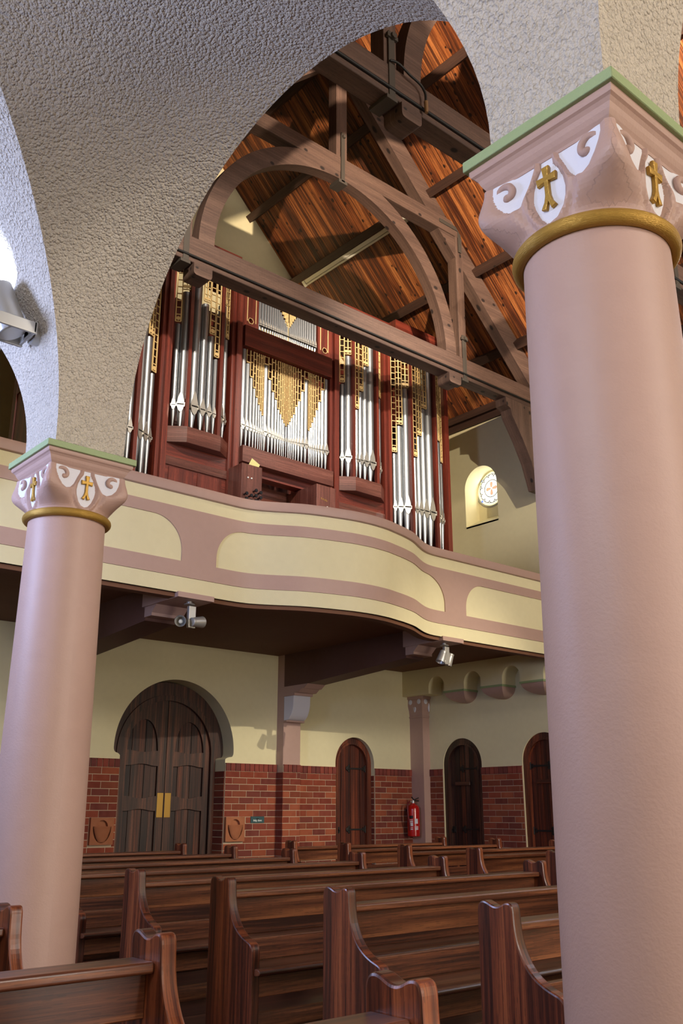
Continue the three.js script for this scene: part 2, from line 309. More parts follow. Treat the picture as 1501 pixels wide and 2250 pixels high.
{ // right wall: lower part with doors, corbel table, upper part with round windows
  const w = structure('wall_right', 'cream plastered right wall with corbel arches, brick wainscot and round windows', 'wall');
  const lo = shapeOf([[ZB - 0.3, 0], [ZF, 0], [ZF, 3.3], [ZB - 0.3, 3.3]]);
  for (const c of RDOORS) lo.holes.push(archHole(c, 0.385, 1.80));
  mesh('lower_plaster', exX(lo, XR, XR + 0.25, { seg: 32 }), MAT.cream, w);
  mesh('lower_skin', box(XR + 0.5, XR + 0.6, 0, 3.3, ZB - 0.3, ZF), MAT.cream, w);
  mesh('mortar_bed', merge([[-10.42, RDOORS[0] - 0.385], [RDOORS[0] + 0.385, RDOORS[1] - 0.385], [RDOORS[1] + 0.385, RDOORS[2] - 0.385], [RDOORS[2] + 0.385, 3]].map(([a, b]) => box(XR - 0.0125, XR, 0, 1.735, a, b))), MAT.mortar, w);
  buildBricks(w, 'x');
  // scalloped upper wall
  const pts = [], corb = []; let z = ZB;
  const c0 = -9.6, st = 0.727, hw = 0.2;
  const up = new THREE.Shape(); up.moveTo(ZB - 0.3, 2.86); up.lineTo(-10.33, 2.86);
  for (let k = -1; k < 8; k++) { const c = c0 + k * st; if (k >= 0) { up.lineTo(c - hw, 2.86); up.lineTo(c + hw, 2.86); corb.push(c); } else up.lineTo(c + hw, 2.86); const a = c + hw, b = c + st - hw; up.absarc((a + b) / 2, 2.95, (b - a) / 2, Math.PI, 0, true); up.lineTo(b, 2.86); }
  const zEnd = c0 + 7 * st + st - hw; up.lineTo(ZF, 2.86); up.lineTo(ZF, 7.6); up.lineTo(ZB - 0.3, 7.6); up.closePath();
  for (let k = 0; k < 2; k++) up.holes.push(archHole(-8.9 + k * 3.14, 0.32, 5.93, 5.325));
  mesh('upper_plaster', exX(up, XU, XR + 0.02, { seg: 24 }), MAT.cream, w);
  const sk = shapeOf([[ZB - 0.3, 3.2], [ZF, 3.2], [ZF, 7.6], [ZB - 0.3, 7.6]]);
  for (let k = 0; k < 2; k++) { const h = new THREE.Path(); h.absarc(-8.95 + k * 3.14, 5.975, 0.315, 0, Math.PI * 2); sk.holes.push(h); }
  mesh('outer_skin', exX(sk, XR + 0.02, XR + 0.3, { seg: 40 }), MAT.cream, w);
  for (let k = 0; k < 2; k++) mesh('window_sill', exX(shapeOf([[-9.22 + k * 3.14, 5.30], [-8.58 + k * 3.14, 5.30], [-8.58 + k * 3.14, 5.33], [-9.22 + k * 3.14, 5.33]]), XU, XR + 0.02), MAT.cream, w);
  // sloped sill blocks
  for (let k = 0; k < 2; k++) { const s = shapeOf([[XU + 0.005, 5.325], [XR + 0.02, 5.325], [XR + 0.02, 5.50]]); mesh('sloped_sill', exZ(s, -9.22 + k * 3.14, -8.58 + k * 3.14), MAT.cream, w); }
  corb.slice(0, 4).forEach((c, i) => {
    const g = new THREE.SphereGeometry(1, 4, 12, Math.PI / 4, Math.PI * 2, Math.PI / 2, Math.PI / 2); // square dome, lower half
    const q = g.toNonIndexed(); q.scale(0.30 * Math.SQRT2, 0.155, 0.195 * Math.SQRT2); q.computeVertexNormals(); uvm(q);
    const t = mesh('corbel', q, MAT.mauve, w); t.position.set(XR, 2.845, c);
    mesh('corbel_cap', rbox(XU - 0.015, XR, 2.838, 2.868, c - 0.21, c + 0.21, 0.004), MAT.green, w);
  });
  // corner pier with its small capital
  mesh('corner_pier', box(10.75, XR, 0, 2.56, ZB, -10.42), MAT.mauve, w);
  mesh('corner_neck', rbox(10.735, XR, 2.53, 2.56, ZB, -10.405, 0.006), MAT.mauve, w);
  const flare = (y0, o0, y1, o1) => { const A = [10.75 - o0, XR, ZB, -10.42 + o0], B = [10.75 - o1, XR, ZB, -10.42 + o1], v = [[A[0], y0, A[2]], [A[1], y0, A[2]], [A[1], y0, A[3]], [A[0], y0, A[3]], [B[0], y1, B[2]], [B[1], y1, B[2]], [B[1], y1, B[3]], [B[0], y1, B[3]]], q = [[0, 4, 7, 3], [3, 7, 6, 2], [0, 3, 2, 1], [4, 5, 6, 7]], l = []; for (const f of q) l.push(...v[f[0]], ...v[f[2]], ...v[f[1]], ...v[f[0]], ...v[f[3]], ...v[f[2]]); const g = new THREE.BufferGeometry(); g.setAttribute('position', new THREE.Float32BufferAttribute(l, 3)); g.computeVertexNormals(); return uvm(g); };
  mesh('corner_capital', merge([flare(2.56, 0.0, 2.64, 0.012), flare(2.64, 0.012, 2.72, 0.035), flare(2.72, 0.035, 2.82, 0.03)]), MAT.mauve, w);
  const oval = (x, y, z, rx, ry, rz, m) => mesh('capital_hollow', new THREE.SphereGeometry(1, 14, 10).scale(rx, ry, rz).translate(x, y, z), m, w);
  oval(10.728, 2.69, -10.56, 0.01, 0.075, 0.03, MAT.white); oval(10.722, 2.69, -10.56, 0.008, 0.04, 0.006, MAT.mauve); oval(10.722, 2.70, -10.56, 0.008, 0.006, 0.02, MAT.mauve);
  for (const z of [-10.645, -10.46]) oval(10.718, 2.775, z, 0.008, 0.04, 0.04, MAT.white);
  oval(10.80, 2.775, -10.388, 0.04, 0.04, 0.008, MAT.white); oval(10.87, 2.69, -10.39, 0.02, 0.07, 0.01, MAT.white);
  mesh('corner_abacus', rbox(10.70, XR, 2.82, 2.865, ZB, -10.37, 0.005), MAT.mauve, w);
  mesh('corner_abacus_slab', rbox(10.69, XR, 2.865, 2.892, ZB, -10.36, 0.004), MAT.green, w);
}
{ // wall plate under the roof
  const t = structure('trim_1', 'dark moulded timber wall plate along the foot of the roof', 'trim');
  mesh('plate', box(XU - 0.04, XR, 6.95, 7.06, ZB, ZF, 2), MAT.purlin, t);
  mesh('plate_upper', box(XU - 0.10, XR, 7.06, 7.18, ZB, ZF, 2, 0.3), MAT.purlin, t);
}
{ // front wall behind the camera
  const w = structure('wall_front', 'cream altar end wall behind the camera with an added tall window', 'wall');
  mesh('plaster', box(XL - 0.3, 11.3, 0, 11.3, ZF, ZF + 0.3), MAT.cream, w);
  const win = structure('window_1', 'added tall window in the front wall, unseen fill light for the nave', 'window');  // unseen, added as soft frontal light for organ and gallery
  mesh('pane', box(CX - 1.5, CX + 1.5, 5.4, 9.0, ZF - 0.03, ZF - 0.01), std({ color: 0xfff4e2, emissive: 0xfff1dc, emissiveIntensity: 3 }), win);
  for (let i = 0; i <= 4; i++) mesh('mullion', box(CX - 1.54 + i * 0.75, CX - 1.46 + i * 0.75, 5.36, 9.04, ZF - 0.06, ZF), MAT.cream, win);
  for (let i = 0; i <= 4; i++) mesh('mullion', box(CX - 1.54, CX + 1.54, 5.36 + i * 0.9, 5.44 + i * 0.9, ZF - 0.06, ZF), MAT.cream, win);
  const gd = structure('door_6', 'added glazed doors in the front wall, unseen fill light behind the camera', 'door');  // unseen, added to brighten the back wall under the gallery
  mesh('pane', box(CX - 2.2, CX + 2.2, 0.5, 2.45, ZF - 0.03, ZF - 0.01), std({ color: 0xfff4e2, emissive: 0xfff0de, emissiveIntensity: 2 }), gd);
  for (let i = 0; i <= 4; i++) mesh('stile', box(CX - 2.24 + i * 1.1, CX - 2.16 + i * 1.1, 0, 2.5, ZF - 0.06, ZF), MAT.door, gd);
  const ae = structure('wall_aisle_end', 'end wall of the side aisle behind the camera with an added window', 'wall');
  mesh('plaster', box(XL - 0.3, NX - 0.02, 0, 4.7, AISLE_END, AISLE_END + 0.2), MAT.cream, ae);
  const aw = structure('window_8', 'added aisle end window, unseen fill light behind the camera', 'window');  // unseen, added to light the columns from behind the camera
  mesh('pane', box(-0.35, 1.25, 1.25, 3.15, AISLE_END - 0.03, AISLE_END - 0.01), std({ color: 0xfff4e2, emissive: 0xfff0dc, emissiveIntensity: 2 }), aw);
  for (let i = 0; i <= 2; i++) mesh('mullion', box(-0.39 + i * 0.8, -0.31 + i * 0.8, 1.2, 3.2, AISLE_END - 0.06, AISLE_END), MAT.cream, aw);
}
{ // aisle wall on the left with its windows (outside the frame)
  const w = structure('wall_left', 'cream aisle wall left of the camera with arched windows', 'wall');
  mesh('plaster', box(XL - 0.3, XL, 0, 4.7, ZB, ZF), MAT.cream, w);
  AISLE_WIN.forEach(([z], i) => {  // third window is unseen, added to fill the camera bay
    const win = structure('window_' + (i + 2), 'arched aisle window in bay ' + ['one', 'two', 'three', 'four'][i] + ' of the left wall', 'window');
    mesh('pane', exX((() => { const s = new THREE.Shape(); s.moveTo(z - 0.45, 2.45); s.lineTo(z - 0.45, 3.45); s.absarc(z, 3.45, 0.45, Math.PI, 0, true); s.lineTo(z + 0.45, 2.45); s.closePath(); return s; })(), XL, XL + 0.02), std({ color: 0xe8efff, emissive: 0xd8e4ff, emissiveIntensity: 3 }), win);
    for (let k = 0; k < 3; k++) mesh('mullion', box(XL, XL + 0.04, 2.45, 3.45 + (k === 1 ? 0.45 : 0), z - 0.45 + k * 0.45 - 0.02, z - 0.45 + k * 0.45 + 0.02), MAT.cream, win);
  });
}
// ------------------------------------------------------------------ aisle vault and arcade
const BAY = 3.17, ZC0 = -2.785, RV = 1.40, XCV = 0.365, YS = 2.94, PS = 0.37;
{
  const v = structure('ceiling_vault', 'rough stuccoed groin vault of the side aisle springing from the columns', 'ceiling');
  const bays = [-2, -1, 0, 1, 2];
  for (const k of bays) {
    const zc = ZC0 + k * BAY;
    mesh('vault_cell', merge([grid(64, 10, (a, b) => { const th = a * Math.PI, dz = RV * Math.cos(th), x0 = XCV + Math.abs(dz), x = lerp(x0, NX + 0.001, b); return [x, YS + RV * Math.sin(th), zc + dz, x, RV * th + k]; })]), MAT.vault, v);
    mesh('vault_cell', grid(64, 10, (a, b) => { const th = a * Math.PI, dz = RV * Math.cos(th), x0 = XCV - Math.abs(dz), x = lerp(XL - 0.05, x0, b); return [x, YS + RV * Math.sin(th), zc + dz, x, RV * th + k]; }), MAT.vault, v);
    mesh('vault_cell', grid(64, 12, (a, b) => { const th = a * Math.PI, dx = RV * Math.cos(th), z = lerp(zc + Math.abs(dx), zc + BAY - Math.abs(dx), b); return [XCV + dx, YS + RV * Math.sin(th), z, z, RV * th + 0.4]; }), MAT.vault, v);
  }
  for (const k of [-3, -2, -1, 0, 1, 2]) { const zp = ZC0 + (k + 0.5) * BAY; mesh('pier', box(XCV + RV, NX, 2.87, YS + 0.01, zp - PS / 2, zp + PS / 2), MAT.vault, v); }
  mesh('aisle_roof', box(XL - 0.3, NX - 0.02, 4.6, 4.75, ZB, ZF), MAT.cream, v);
  const w = structure('wall_middle', 'arcade wall with round arches between the aisle and the nave', 'wall');
  const s = shapeOf([[ZB, 2.94], [ZB, 7.3], [ZF, 7.3], [ZF, 2.94]]);
  for (const k of [-2, -1, 0, 1, 2, 3]) { const h = new THREE.Path(), c = ZC0 + k * BAY; h.moveTo(c - RV - 0.004, 2.9); h.lineTo(c - RV - 0.004, YS); h.absarc(c, YS, RV + 0.004, Math.PI, 0, true); h.lineTo(c + RV + 0.004, 2.9); h.closePath(); s.holes.push(h); }
  mesh('plaster', exX(shapeOf([[ZB, 4.36], [ZB, 7.3], [ZF, 7.3], [ZF, 4.36]]), NX - 0.12, NX), MAT.cream, w);
  for (const k of [-3, -2, -1, 0, 1, 2, 3]) {      // spandrels over each pier
    const zp = ZC0 + (k + 0.5) * BAY, p = new THREE.Shape(), r = RV + 0.004;
    p.moveTo(zp - PS / 2, 2.94); p.lineTo(zp + PS / 2, 2.94); for (let i = 0; i <= 24; i++) { const a = i / 24 * Math.PI / 2; p.lineTo(zp + BAY / 2 - r * Math.cos(a), YS + r * Math.sin(a)); }
    p.lineTo(zp + BAY / 2, 4.37); p.lineTo(zp - BAY / 2, 4.37); for (let i = 24; i >= 0; i--) { const a = i / 24 * Math.PI / 2; p.lineTo(zp - BAY / 2 + r * Math.cos(a), YS + r * Math.sin(a)); } p.closePath();
    mesh('spandrel', exX(p, NX - 0.05, NX), MAT.cream, w);
  }
}
// ------------------------------------------------------------------ nave roof
{
  const c = structure('ceiling', 'steep pine boarded nave roof with dark purlins', 'ceiling');
  const L = 5.95, variants = [0, 1, 2, 3, 4, 5, 6, 7].map(k => box(-L / 2, L / 2, -0.009, 0.009, -0.0495, 0.0495, 0, k * 0.61 + k * k * 0.13));
  const mid = [8.66, 17.70 + 0.013 - 8.66];
  for (let i = 0; i < 124; i++) {
    const b = mesh('board', variants[(i * 5) % 8], MAT.pine[[0, 1, 0, 2, 1, 0, 2][(i * 3 + (i >> 2)) % 7]], c);
    b.position.set(mid[0], mid[1] + (rnd() - 0.5) * 0.003, -10.72 + i * 0.1035); b.rotation.z = -Math.PI / 4;
  }
  const under = box(-3.1, 3.3, 0.02, 0.10, ZB - 0.3, ZF + 0.3); under.rotateZ(-Math.PI / 4); under.translate(mid[0] + 0.02, mid[1] + 0.02, 0); mesh('roof_deck', under, MAT.purlin, c);
  const left = box(-3.3, 3.1, 0.0, 0.10, ZB - 0.3, ZF + 0.3); left.rotateZ(Math.PI / 4); left.translate(2 * 6.58 - mid[0], mid[1] + 0.02, 0); mesh('left_slope', left, MAT.pine[1], c);
  for (const x of [6.66, 7.40, 8.25, 9.15, 10.0]) {
    const g = rbox(-0.06, 0.06, -0.15, 0.01, ZB, ZF, 0.006, 2, x); g.rotateZ(-Math.PI / 4); g.translate(x + 0.03, 17.70 - x - 0.03, 0); mesh('purlin', g, MAT.purlin, c);
  }
}
// ------------------------------------------------------------------ trusses
function makeTruss(zf, label) {
  const t = thing('roof_truss', label, 'roof truss', [CX, 6.67, zf], 'timber trusses across the nave');
  const Y = y => y - 6.67, th = 0.2;
  const b = MAT.beam, q = 2.15;                     // queen post offset
  mesh('tie_beam', rbox(-4.42, 4.02, Y(6.67), Y(6.98), -th, 0, 0.012, 0), b, t);
  for (const s of [-1, 1]) {
    const k = s * 2.19;
    mesh('queen_post', rbox(k - 0.072, k + 0.072, Y(6.98), Y(9.02), -0.17, -0.01, 0.008, 1, s), b, t);
    mesh('iron_strap', merge([rbox(k - 0.035, k + 0.035, Y(6.66), Y(7.32), 0.0, 0.012, 0.004), cyl([k, Y(7.26), 0], [k, Y(7.26), 0.05], 0.03, 0.03, 6), rbox(k - 0.06, k + 0.06, Y(7.24), Y(7.28), 0.0, 0.03, 0.004)]), MAT.strap, t);
    mesh('strap_stirrup', rbox(k - 0.06, k + 0.06, Y(6.63), Y(6.668), -th - 0.01, 0.01, 0.004), MAT.strap, t);
    const bl = new THREE.Shape(); const x0 = s < 0 ? k + 0.10 : k - 0.33, x1 = x0 + 0.23; bl.moveTo(x0, Y(6.67)); bl.lineTo(x0, Y(6.58)); bl.quadraticCurveTo(x0, Y(6.53), x0 + 0.05, Y(6.53)); bl.lineTo(x1 - 0.05, Y(6.53)); bl.quadraticCurveTo(x1, Y(6.53), x1, Y(6.58)); bl.lineTo(x1, Y(6.67)); bl.closePath();
    mesh('beam_block', exZ(bl, -0.2, 0.015), b, t);
    // principal rafter
    const R = (a) => [s * (a[0] - CX), Y(a[1])];
    const pts = [[CX, 11.05], [CX, 10.62], [10.55, 6.70], [10.98, 6.70]].map(R);
    mesh('rafter', exZ(shapeOf(s > 0 ? pts : pts.reverse()), -0.18, -0.02), b, t);
    // curved knee brace and bolster under the tie beam end
    const br = [[9.62, 6.67], [9.62, 6.56], [9.72, 6.52], [9.74, 6.43], [9.95, 6.12], [10.12, 5.82], [10.25, 5.45], [10.6, 5.45], [10.6, 6.67]];
    const inn = [[9.98, 6.45], [10.2, 6.2], [10.42, 5.75]];
    const bs = shapeOf(br.map(R));
    mesh('knee_brace', exZ(bs, -0.19, -0.005), b, t);
    mesh('corner_plate', merge([rbox(k - 0.03, k + 0.03, Y(8.62), Y(9.02), 0, 0.01, 0.003), (() => { const g = rbox(-0.5, 0.38, -0.028, 0.028, 0, 0.012, 0.003); g.rotateZ(-Math.PI / 4 * s); g.translate(s * 2.22, Y(9.0), 0); return g; })(), rbox(Math.min(k, k - s * 0.4), Math.max(k, k - s * 0.4), Y(8.95), Y(9.01), 0.0, 0.012, 0.003)]), MAT.strap, t);
  }
  mesh('collar_beam', rbox(-2.2, 2.2, Y(8.86), Y(9.08), -0.18, -0.0, 0.01, 0, 0.5), b, t);
  mesh('king_post', rbox(-0.09, 0.09, Y(9.08), Y(10.95), -0.17, -0.01, 0.008, 1, 0.2), b, t);
  for (const s of [-1, 1]) {
    const a = new THREE.Shape(), c = Y(6.95); const N = 28;
    for (let i = 0; i <= N; i++) { const u = i / N * Math.PI / 2; const p = [s * 2.04 * Math.cos(u), c + 2.03 * Math.sin(u)]; i ? a.lineTo(...p) : a.moveTo(...p); }
    for (let i = N; i >= 0; i--) { const u = i / N * Math.PI / 2; a.lineTo(s * 1.84 * Math.cos(u), c + 1.80 * Math.sin(u)); }
    a.closePath(); mesh('arch_brace', exZ(a, -0.155, -0.005, {}, 0, s), b, t);
  }
  mesh('king_strap', merge([rbox(-0.03, 0.03, Y(8.70), Y(9.45), 0.0, 0.02, 0.004), rbox(-0.07, 0.07, Y(8.68), Y(8.73), -0.17, 0.02, 0.004), cyl([0, Y(9.38), 0.01], [0, Y(9.38), 0.05], 0.025, 0.025, 6)]), MAT.strap, t);
  mesh('conduit', cyl([-4.4, Y(6.735), 0.014], [4.0, Y(6.735), 0.014], 0.014, 0.014, 10), MAT.black, t);
  return t;
}
makeTruss(-7.54, 'brown timber truss with arched brace above the organ gallery front');
makeTruss(-4.42, 'dark timber truss nearer the camera, partly hidden by the stucco arch');
// ================================================================== ORGAN GALLERY
const GB = [[0, .45], [.25, .43], [.4, .39], [.55, .355], [.7, .305], [.8, .27], [.9, .215], [1.03, .14], [1.13, .085], [1.25, .03], [1.37, .003], [1.45, 0]];
function zGal(x) { const u = Math.abs(x - 6.57); if (u >= 1.45) return -7.5; for (let i = 1; i < GB.length; i++) if (u <= GB[i][0]) { const t = (u - GB[i - 1][0]) / (GB[i][0] - GB[i - 1][0]); return -7.5 + lerp(GB[i - 1][1], GB[i][1], t); } return -7.5; }
const galX = (() => { const r = []; for (let x = XL; x < 4.9; x += 0.1) r.push(x); for (let x = 4.9; x < 8.25; x += 0.035) r.push(x); for (let x = 8.25; x < XU; x += 0.1) r.push(x); r.push(XU); return r; })();
const zSm = galX.map((x, i) => { let s = 0, n = 0; for (let k = -2; k <= 2; k++) { const j = clamp(i + k, 0, galX.length - 1); s += zGal(galX[j]); n++; } return s / n; });
function zG(x) { for (let i = 1; i < galX.length; i++) if (x <= galX[i] + 1e-9) { const t = clamp((x - galX[i - 1]) / (galX[i] - galX[i - 1]), 0, 1); return lerp(zSm[i - 1], zSm[i], t); } return -7.5; }
// rectangular section swept along the gallery front
function sweep(y0, y1, f, bk, xs = galX, r = 0) {
  const n = xs.length - 1, prof = r ? [[y0, bk], [y0, f - r], [y0 + r * 0.3, f - r * 0.3], [y0 + r, f], [y1 - r, f], [y1 - r * 0.3, f - r * 0.3], [y1, f - r], [y1, bk], [y0, bk]] : [[y0, bk], [y0, f], [y1, f], [y1, bk], [y0, bk]];
  const g = grid(n, prof.length - 1, (a, b) => { const x = xs[Math.round(a * n)], p = prof[Math.round(b * (prof.length - 1))]; return [x, p[0], zG(x) + p[1], x, p[0] + p[1]]; });
  return toCreasedNormals(g.toNonIndexed(), 0.6);
}
{
  const g = thing('organ_gallery', 'curved cream and mauve organ gallery balcony below the pipes', 'balcony');
  mesh('parapet', sweep(3.10, 4.07, 0, -0.09), MAT.cream, g);
  mesh('handrail', sweep(4.072, 4.175, 0.035, -0.12, galX, 0.012), MAT.mauve, g);
  const panels = [[1.0, 4.507], [4.897, 8.164], [8.538, 12]], R = 0.32, yT = 3.82, yB = 3.404;
  const xs = []; for (const x of galX) xs.push(x); for (const [a, b] of panels) for (let i = 0; i <= 14; i++) { const u = R * (1 - Math.cos(i / 14 * Math.PI / 2)); if (a > XL && a < XU) xs.push(a + u + (i ? 0 : 1e-4), a); if (b > XL && b < XU) xs.push(b - u - (i ? 0 : 1e-4), b); }
  const X = [...new Set(xs.map(v => +v.toFixed(5)))].sort((p, q) => p - q);
  const ylo = x => { for (const [a, b] of panels) if (x > a + 5e-5 && x < b - 5e-5) { const e = Math.min(x - a, b - x); return e < R ? yT - R + Math.sqrt(Math.max(0, R * R - (R - e) * (R - e))) : yT; } return yB; };
  const n = X.length - 1, band = grid(n, 3, (a, b) => { const x = X[Math.round(a * n)], k = Math.round(b * 3), y = k === 0 || k === 1 ? ylo(x) : 3.933, o = k === 0 || k === 3 ? 0 : 0.014; return [x, y, zG(x) + o, x, y + o]; });
  mesh('upper_band', toCreasedNormals(band.toNonIndexed(), 0.7), MAT.mauve, g);
  mesh('lower_band', sweep(3.253, 3.404, 0.014, -0.01), MAT.mauve, g);
  mesh('lower_roll', sweep(3.10, 3.25, 0.006, -0.09), MAT.cream, g);
  mesh('soffit_lip', sweep(3.06, 3.10, -0.03, -0.14), MAT.soffit, g);
  const s = new THREE.Shape(); s.moveTo(XL, ZB); for (let i = 0; i < galX.length; i++) s.lineTo(galX[i], zSm[i] - 0.05); s.lineTo(XR, -7.55); s.lineTo(XR, ZB); s.closePath();
  mesh('soffit', exY(s, 3.25, 3.30), MAT.soffit, g);
  mesh('gallery_floor', exY(s, 3.30, 3.40), MAT.floor, g);
}
// gallery beams
function makeBeam(x0, x1, label, onPilaster) {
  const t = thing('gallery_beam', label, 'beam', [x0, 2.3, -10.7], 'beams under the organ gallery');
  const w = x1 - x0, Z = z => z + 10.7, Y = y => y - 2.3;
  const side = shapeOf([[-10.55, 2.80], [-10.02, 2.80], [-8.12, 2.925], [-8.12, 3.25], [-10.55, 3.25]].map(p => [Z(p[0]), Y(p[1])]));
  mesh('beam', exX(side, 0, w), MAT.beamPaint, t);
  mesh('step_moulding', exX(shapeOf([[-8.12, 2.955], [-7.98, 2.955], [-7.98, 2.985], [-7.9, 3.055], [-8.12, 3.055]].map(p => [Z(p[0]), Y(p[1])])), -0.01, w + 0.01), MAT.mauve, t);
  mesh('nose', exX(shapeOf([[-8.14, 3.055], [-7.47, 3.055], [-7.47, 3.105], [-7.56, 3.105], [-7.56, 3.25], [-8.14, 3.25]].map(p => [Z(p[0]), Y(p[1])])), -0.03, w + 0.03), MAT.mauve, t);
  mesh('wall_moulding', merge([exX(shapeOf([[-10.56, 2.665], [-10.3, 2.665], [-10.3, 2.70], [-10.56, 2.70]].map(p => [Z(p[0]), Y(p[1])])), -0.015, w + 0.015), exX(shapeOf([[-10.56, 2.70], [-10.22, 2.70], [-10.15, 2.745], [-10.56, 2.745]].map(p => [Z(p[0]), Y(p[1])])), -0.01, w + 0.01), exX(shapeOf([[-10.56, 2.745], [-10.1, 2.745], [-10.02, 2.80], [-10.56, 2.80]].map(p => [Z(p[0]), Y(p[1])])), -0.005, w + 0.005)]), MAT.mauve, t);
  const sc = new THREE.Shape(); const P = (z, y) => [Z(z), Y(y)];
  sc.moveTo(...P(-10.55, 2.335)); sc.lineTo(...P(-10.5, 2.335)); sc.bezierCurveTo(...P(-10.42, 2.34), ...P(-10.36, 2.42), ...P(-10.34, 2.52)); sc.bezierCurveTo(...P(-10.33, 2.58), ...P(-10.34, 2.63), ...P(-10.33, 2.665)); sc.lineTo(...P(-10.55, 2.665)); sc.closePath();
  mesh('scroll_bracket', exX(sc, 0.0, w, { bevel: 0.006 }), MAT.white, t);
  mesh('bracket_foot', rbox(-0.012, w + 0.012, Y(2.315), Y(2.34), Z(-10.56), Z(-10.47), 0.005), MAT.mauve, t);
}
makeBeam(8.12, 8.42, 'dark brown gallery beam ending on a white scroll bracket beside the small arched door');
makeBeam(4.51, 4.85, 'dark brown gallery beam running back beside the left column');

// ================================================================== COLUMNS
function makeColumn() {
  const t = new THREE.Group();
  const sh = []; for (let i = 0; i <= 24; i++) { const y = i / 24 * 2.55; sh.push([lerp(0.215, 0.190, Math.pow(i / 24, 1.2)), y]); }
  const shaft = lathe(sh, 64); { const u = shaft.attributes.uv; for (let i = 0; i < u.count; i++) u.setXY(i, u.getX(i) * 1.2, u.getY(i) * 2.5); }
  mesh('shaft', shaft, MAT.mauve, t);
  const ring = new THREE.TorusGeometry(0.199, 0.021, 14, 64); ring.rotateX(Math.PI / 2); ring.translate(0, 2.548, 0); mesh('neck_ring', ring, MAT.gold, t);
  const Y0 = 2.556, Y1 = 2.774, Hc = Y1 - Y0;
  const sq = (a, n) => Math.pow(Math.pow(Math.abs(Math.cos(a)), n) + Math.pow(Math.abs(Math.sin(a)), n), -1 / n);
  const core = (a, v) => { const e = sm(0.0, 0.62, v); return lerp(0.180, 0.188 * sq(a, lerp(2, 8, e)), e); };
  // white fields on half a face in (X 0 centre .. 1 corner, V) and the signed distance to their edge in metres
  const fields = [[[-0.5, 0.14], [0, 0.14], [0.10, 0.17], [0.19, 0.27], [0.25, 0.41], [0.265, 0.52], [0.24, 0.66], [0.175, 0.80], [0.10, 0.90], [0.07, 1.2], [-0.5, 1.2]], [[0.19, 1.2], [0.21, 0.94], [0.28, 0.81], [0.36, 0.64], [0.45, 0.53], [0.55, 0.50], [0.65, 0.545], [0.74, 0.655], [0.81, 0.79], [0.855, 0.91], [0.87, 1.2]]];
  const sdP = (P, x, y) => { let d = 1e9, ins = false; for (let i = 0, j = P.length - 1; i < P.length; j = i++) { const ax = P[j][0] * 0.19, ay = P[j][1] * Hc, bx = P[i][0] * 0.19, by = P[i][1] * Hc; const ex = bx - ax, ey = by - ay, t = clamp(((x - ax) * ex + (y - ay) * ey) / (ex * ex + ey * ey), 0, 1); d = Math.min(d, Math.hypot(x - ax - t * ex, y - ay - t * ey)); if ((ay > y) !== (by > y) && x < (bx - ax) * (y - ay) / (by - ay) + ax) ins = !ins; } return ins ? -d : d; };
  const sd = (X, V) => { const x = Math.abs(X) * 0.19, y = V * Hc; return [sdP(fields[0], x, y), sdP(fields[1], x, y)]; };   // positive = leaf
  const NU = 150, NV = 96, cell = 0.0024, leafPos = [], fieldPos = [];
  const surf = (X, V) => {
    const a = Math.atan(X), [d1, d2] = sd(X, V), d = Math.min(d1, d2), c = sm(0.45, 1, Math.abs(X));
    let h = c * (0.050 * sm(0.02, 0.66, V) - 0.022 * sm(0.55, 1, V)) + 0.012 * (1 - c) * sm(0.12, 0.4, V) * (1 - sm(0.5, 0.75, V)) * sm(0.3, 0.5, Math.abs(X));
    if (d > 0) h += 0.013 * Math.sqrt(sm(0, 0.013, d)) + sm(0, 0.01, d) * (0.006 * Math.exp(-Math.pow((d1 - 0.013) / 0.009, 2)) * (1 - sm(0.6, 0.8, V)) - 0.004 * Math.exp(-Math.pow((d1 - 0.030) / 0.006, 2)) * (1 - sm(0.5, 0.7, V)) + 0.010 * sm(0.05, 0.3, V) * (1 - sm(0.42, 0.62, V)) * sm(0.02, 0.05, d1));
    const r = core(a, V) + h; return [r * Math.cos(a), Y0 + V * Hc, r * Math.sin(a)];
  };
  const vert = []; for (let i = 0; i <= NU; i++) for (let j = 0; j <= NV; j++) {
    let X = -1 + 2 * i / NU, V = j / NV; const q = Math.min(...sd(X, V));
    if (Math.abs(q) < cell * 0.55 && i && j && i < NU && j < NV) { const e = 0.004, gx = (Math.min(...sd(X + e, V)) - Math.min(...sd(X - e, V))) / (2 * e * 0.19), gy = (Math.min(...sd(X, V + e)) - Math.min(...sd(X, V - e))) / (2 * e * Hc), l = gx * gx + gy * gy || 1; X -= q * gx / l / 0.19; V -= q * gy / l / Hc; }
    vert.push([X, V]);
  }
  const tri = (a, b, c) => { const m = [(vert[a][0] + vert[b][0] + vert[c][0]) / 3, (vert[a][1] + vert[b][1] + vert[c][1]) / 3], out = Math.min(...sd(...m)) > 0 ? leafPos : fieldPos; const eps = out === leafPos ? 0.002 : -0.002; for (const k of [a, b, c]) { const p = vert[k]; const t = [lerp(p[0], m[0], 0.0), lerp(p[1], m[1], 0.0)]; void eps; out.push(...surf(...t)); } };
  for (let i = 0; i < NU; i++) for (let j = 0; j < NV; j++) { const a = i * (NV + 1) + j, b = a + NV + 1; tri(a, a + 1, b); tri(b, a + 1, b + 1); }
  const fromPos = (l) => { const out = []; for (let f = 0; f < 4; f++) { const g = new THREE.BufferGeometry(); g.setAttribute('position', new THREE.Float32BufferAttribute(l, 3)); g.rotateY(-f * Math.PI / 2); out.push(g); } const m = mergeGeometries(out); m.computeVertexNormals(); return uvm(toCreasedNormals(m, 0.9)); };
  mesh('capital_field', fromPos(fieldPos), MAT.white, t);
  mesh('capital_leaves', fromPos(leafPos), MAT.mauve, t);
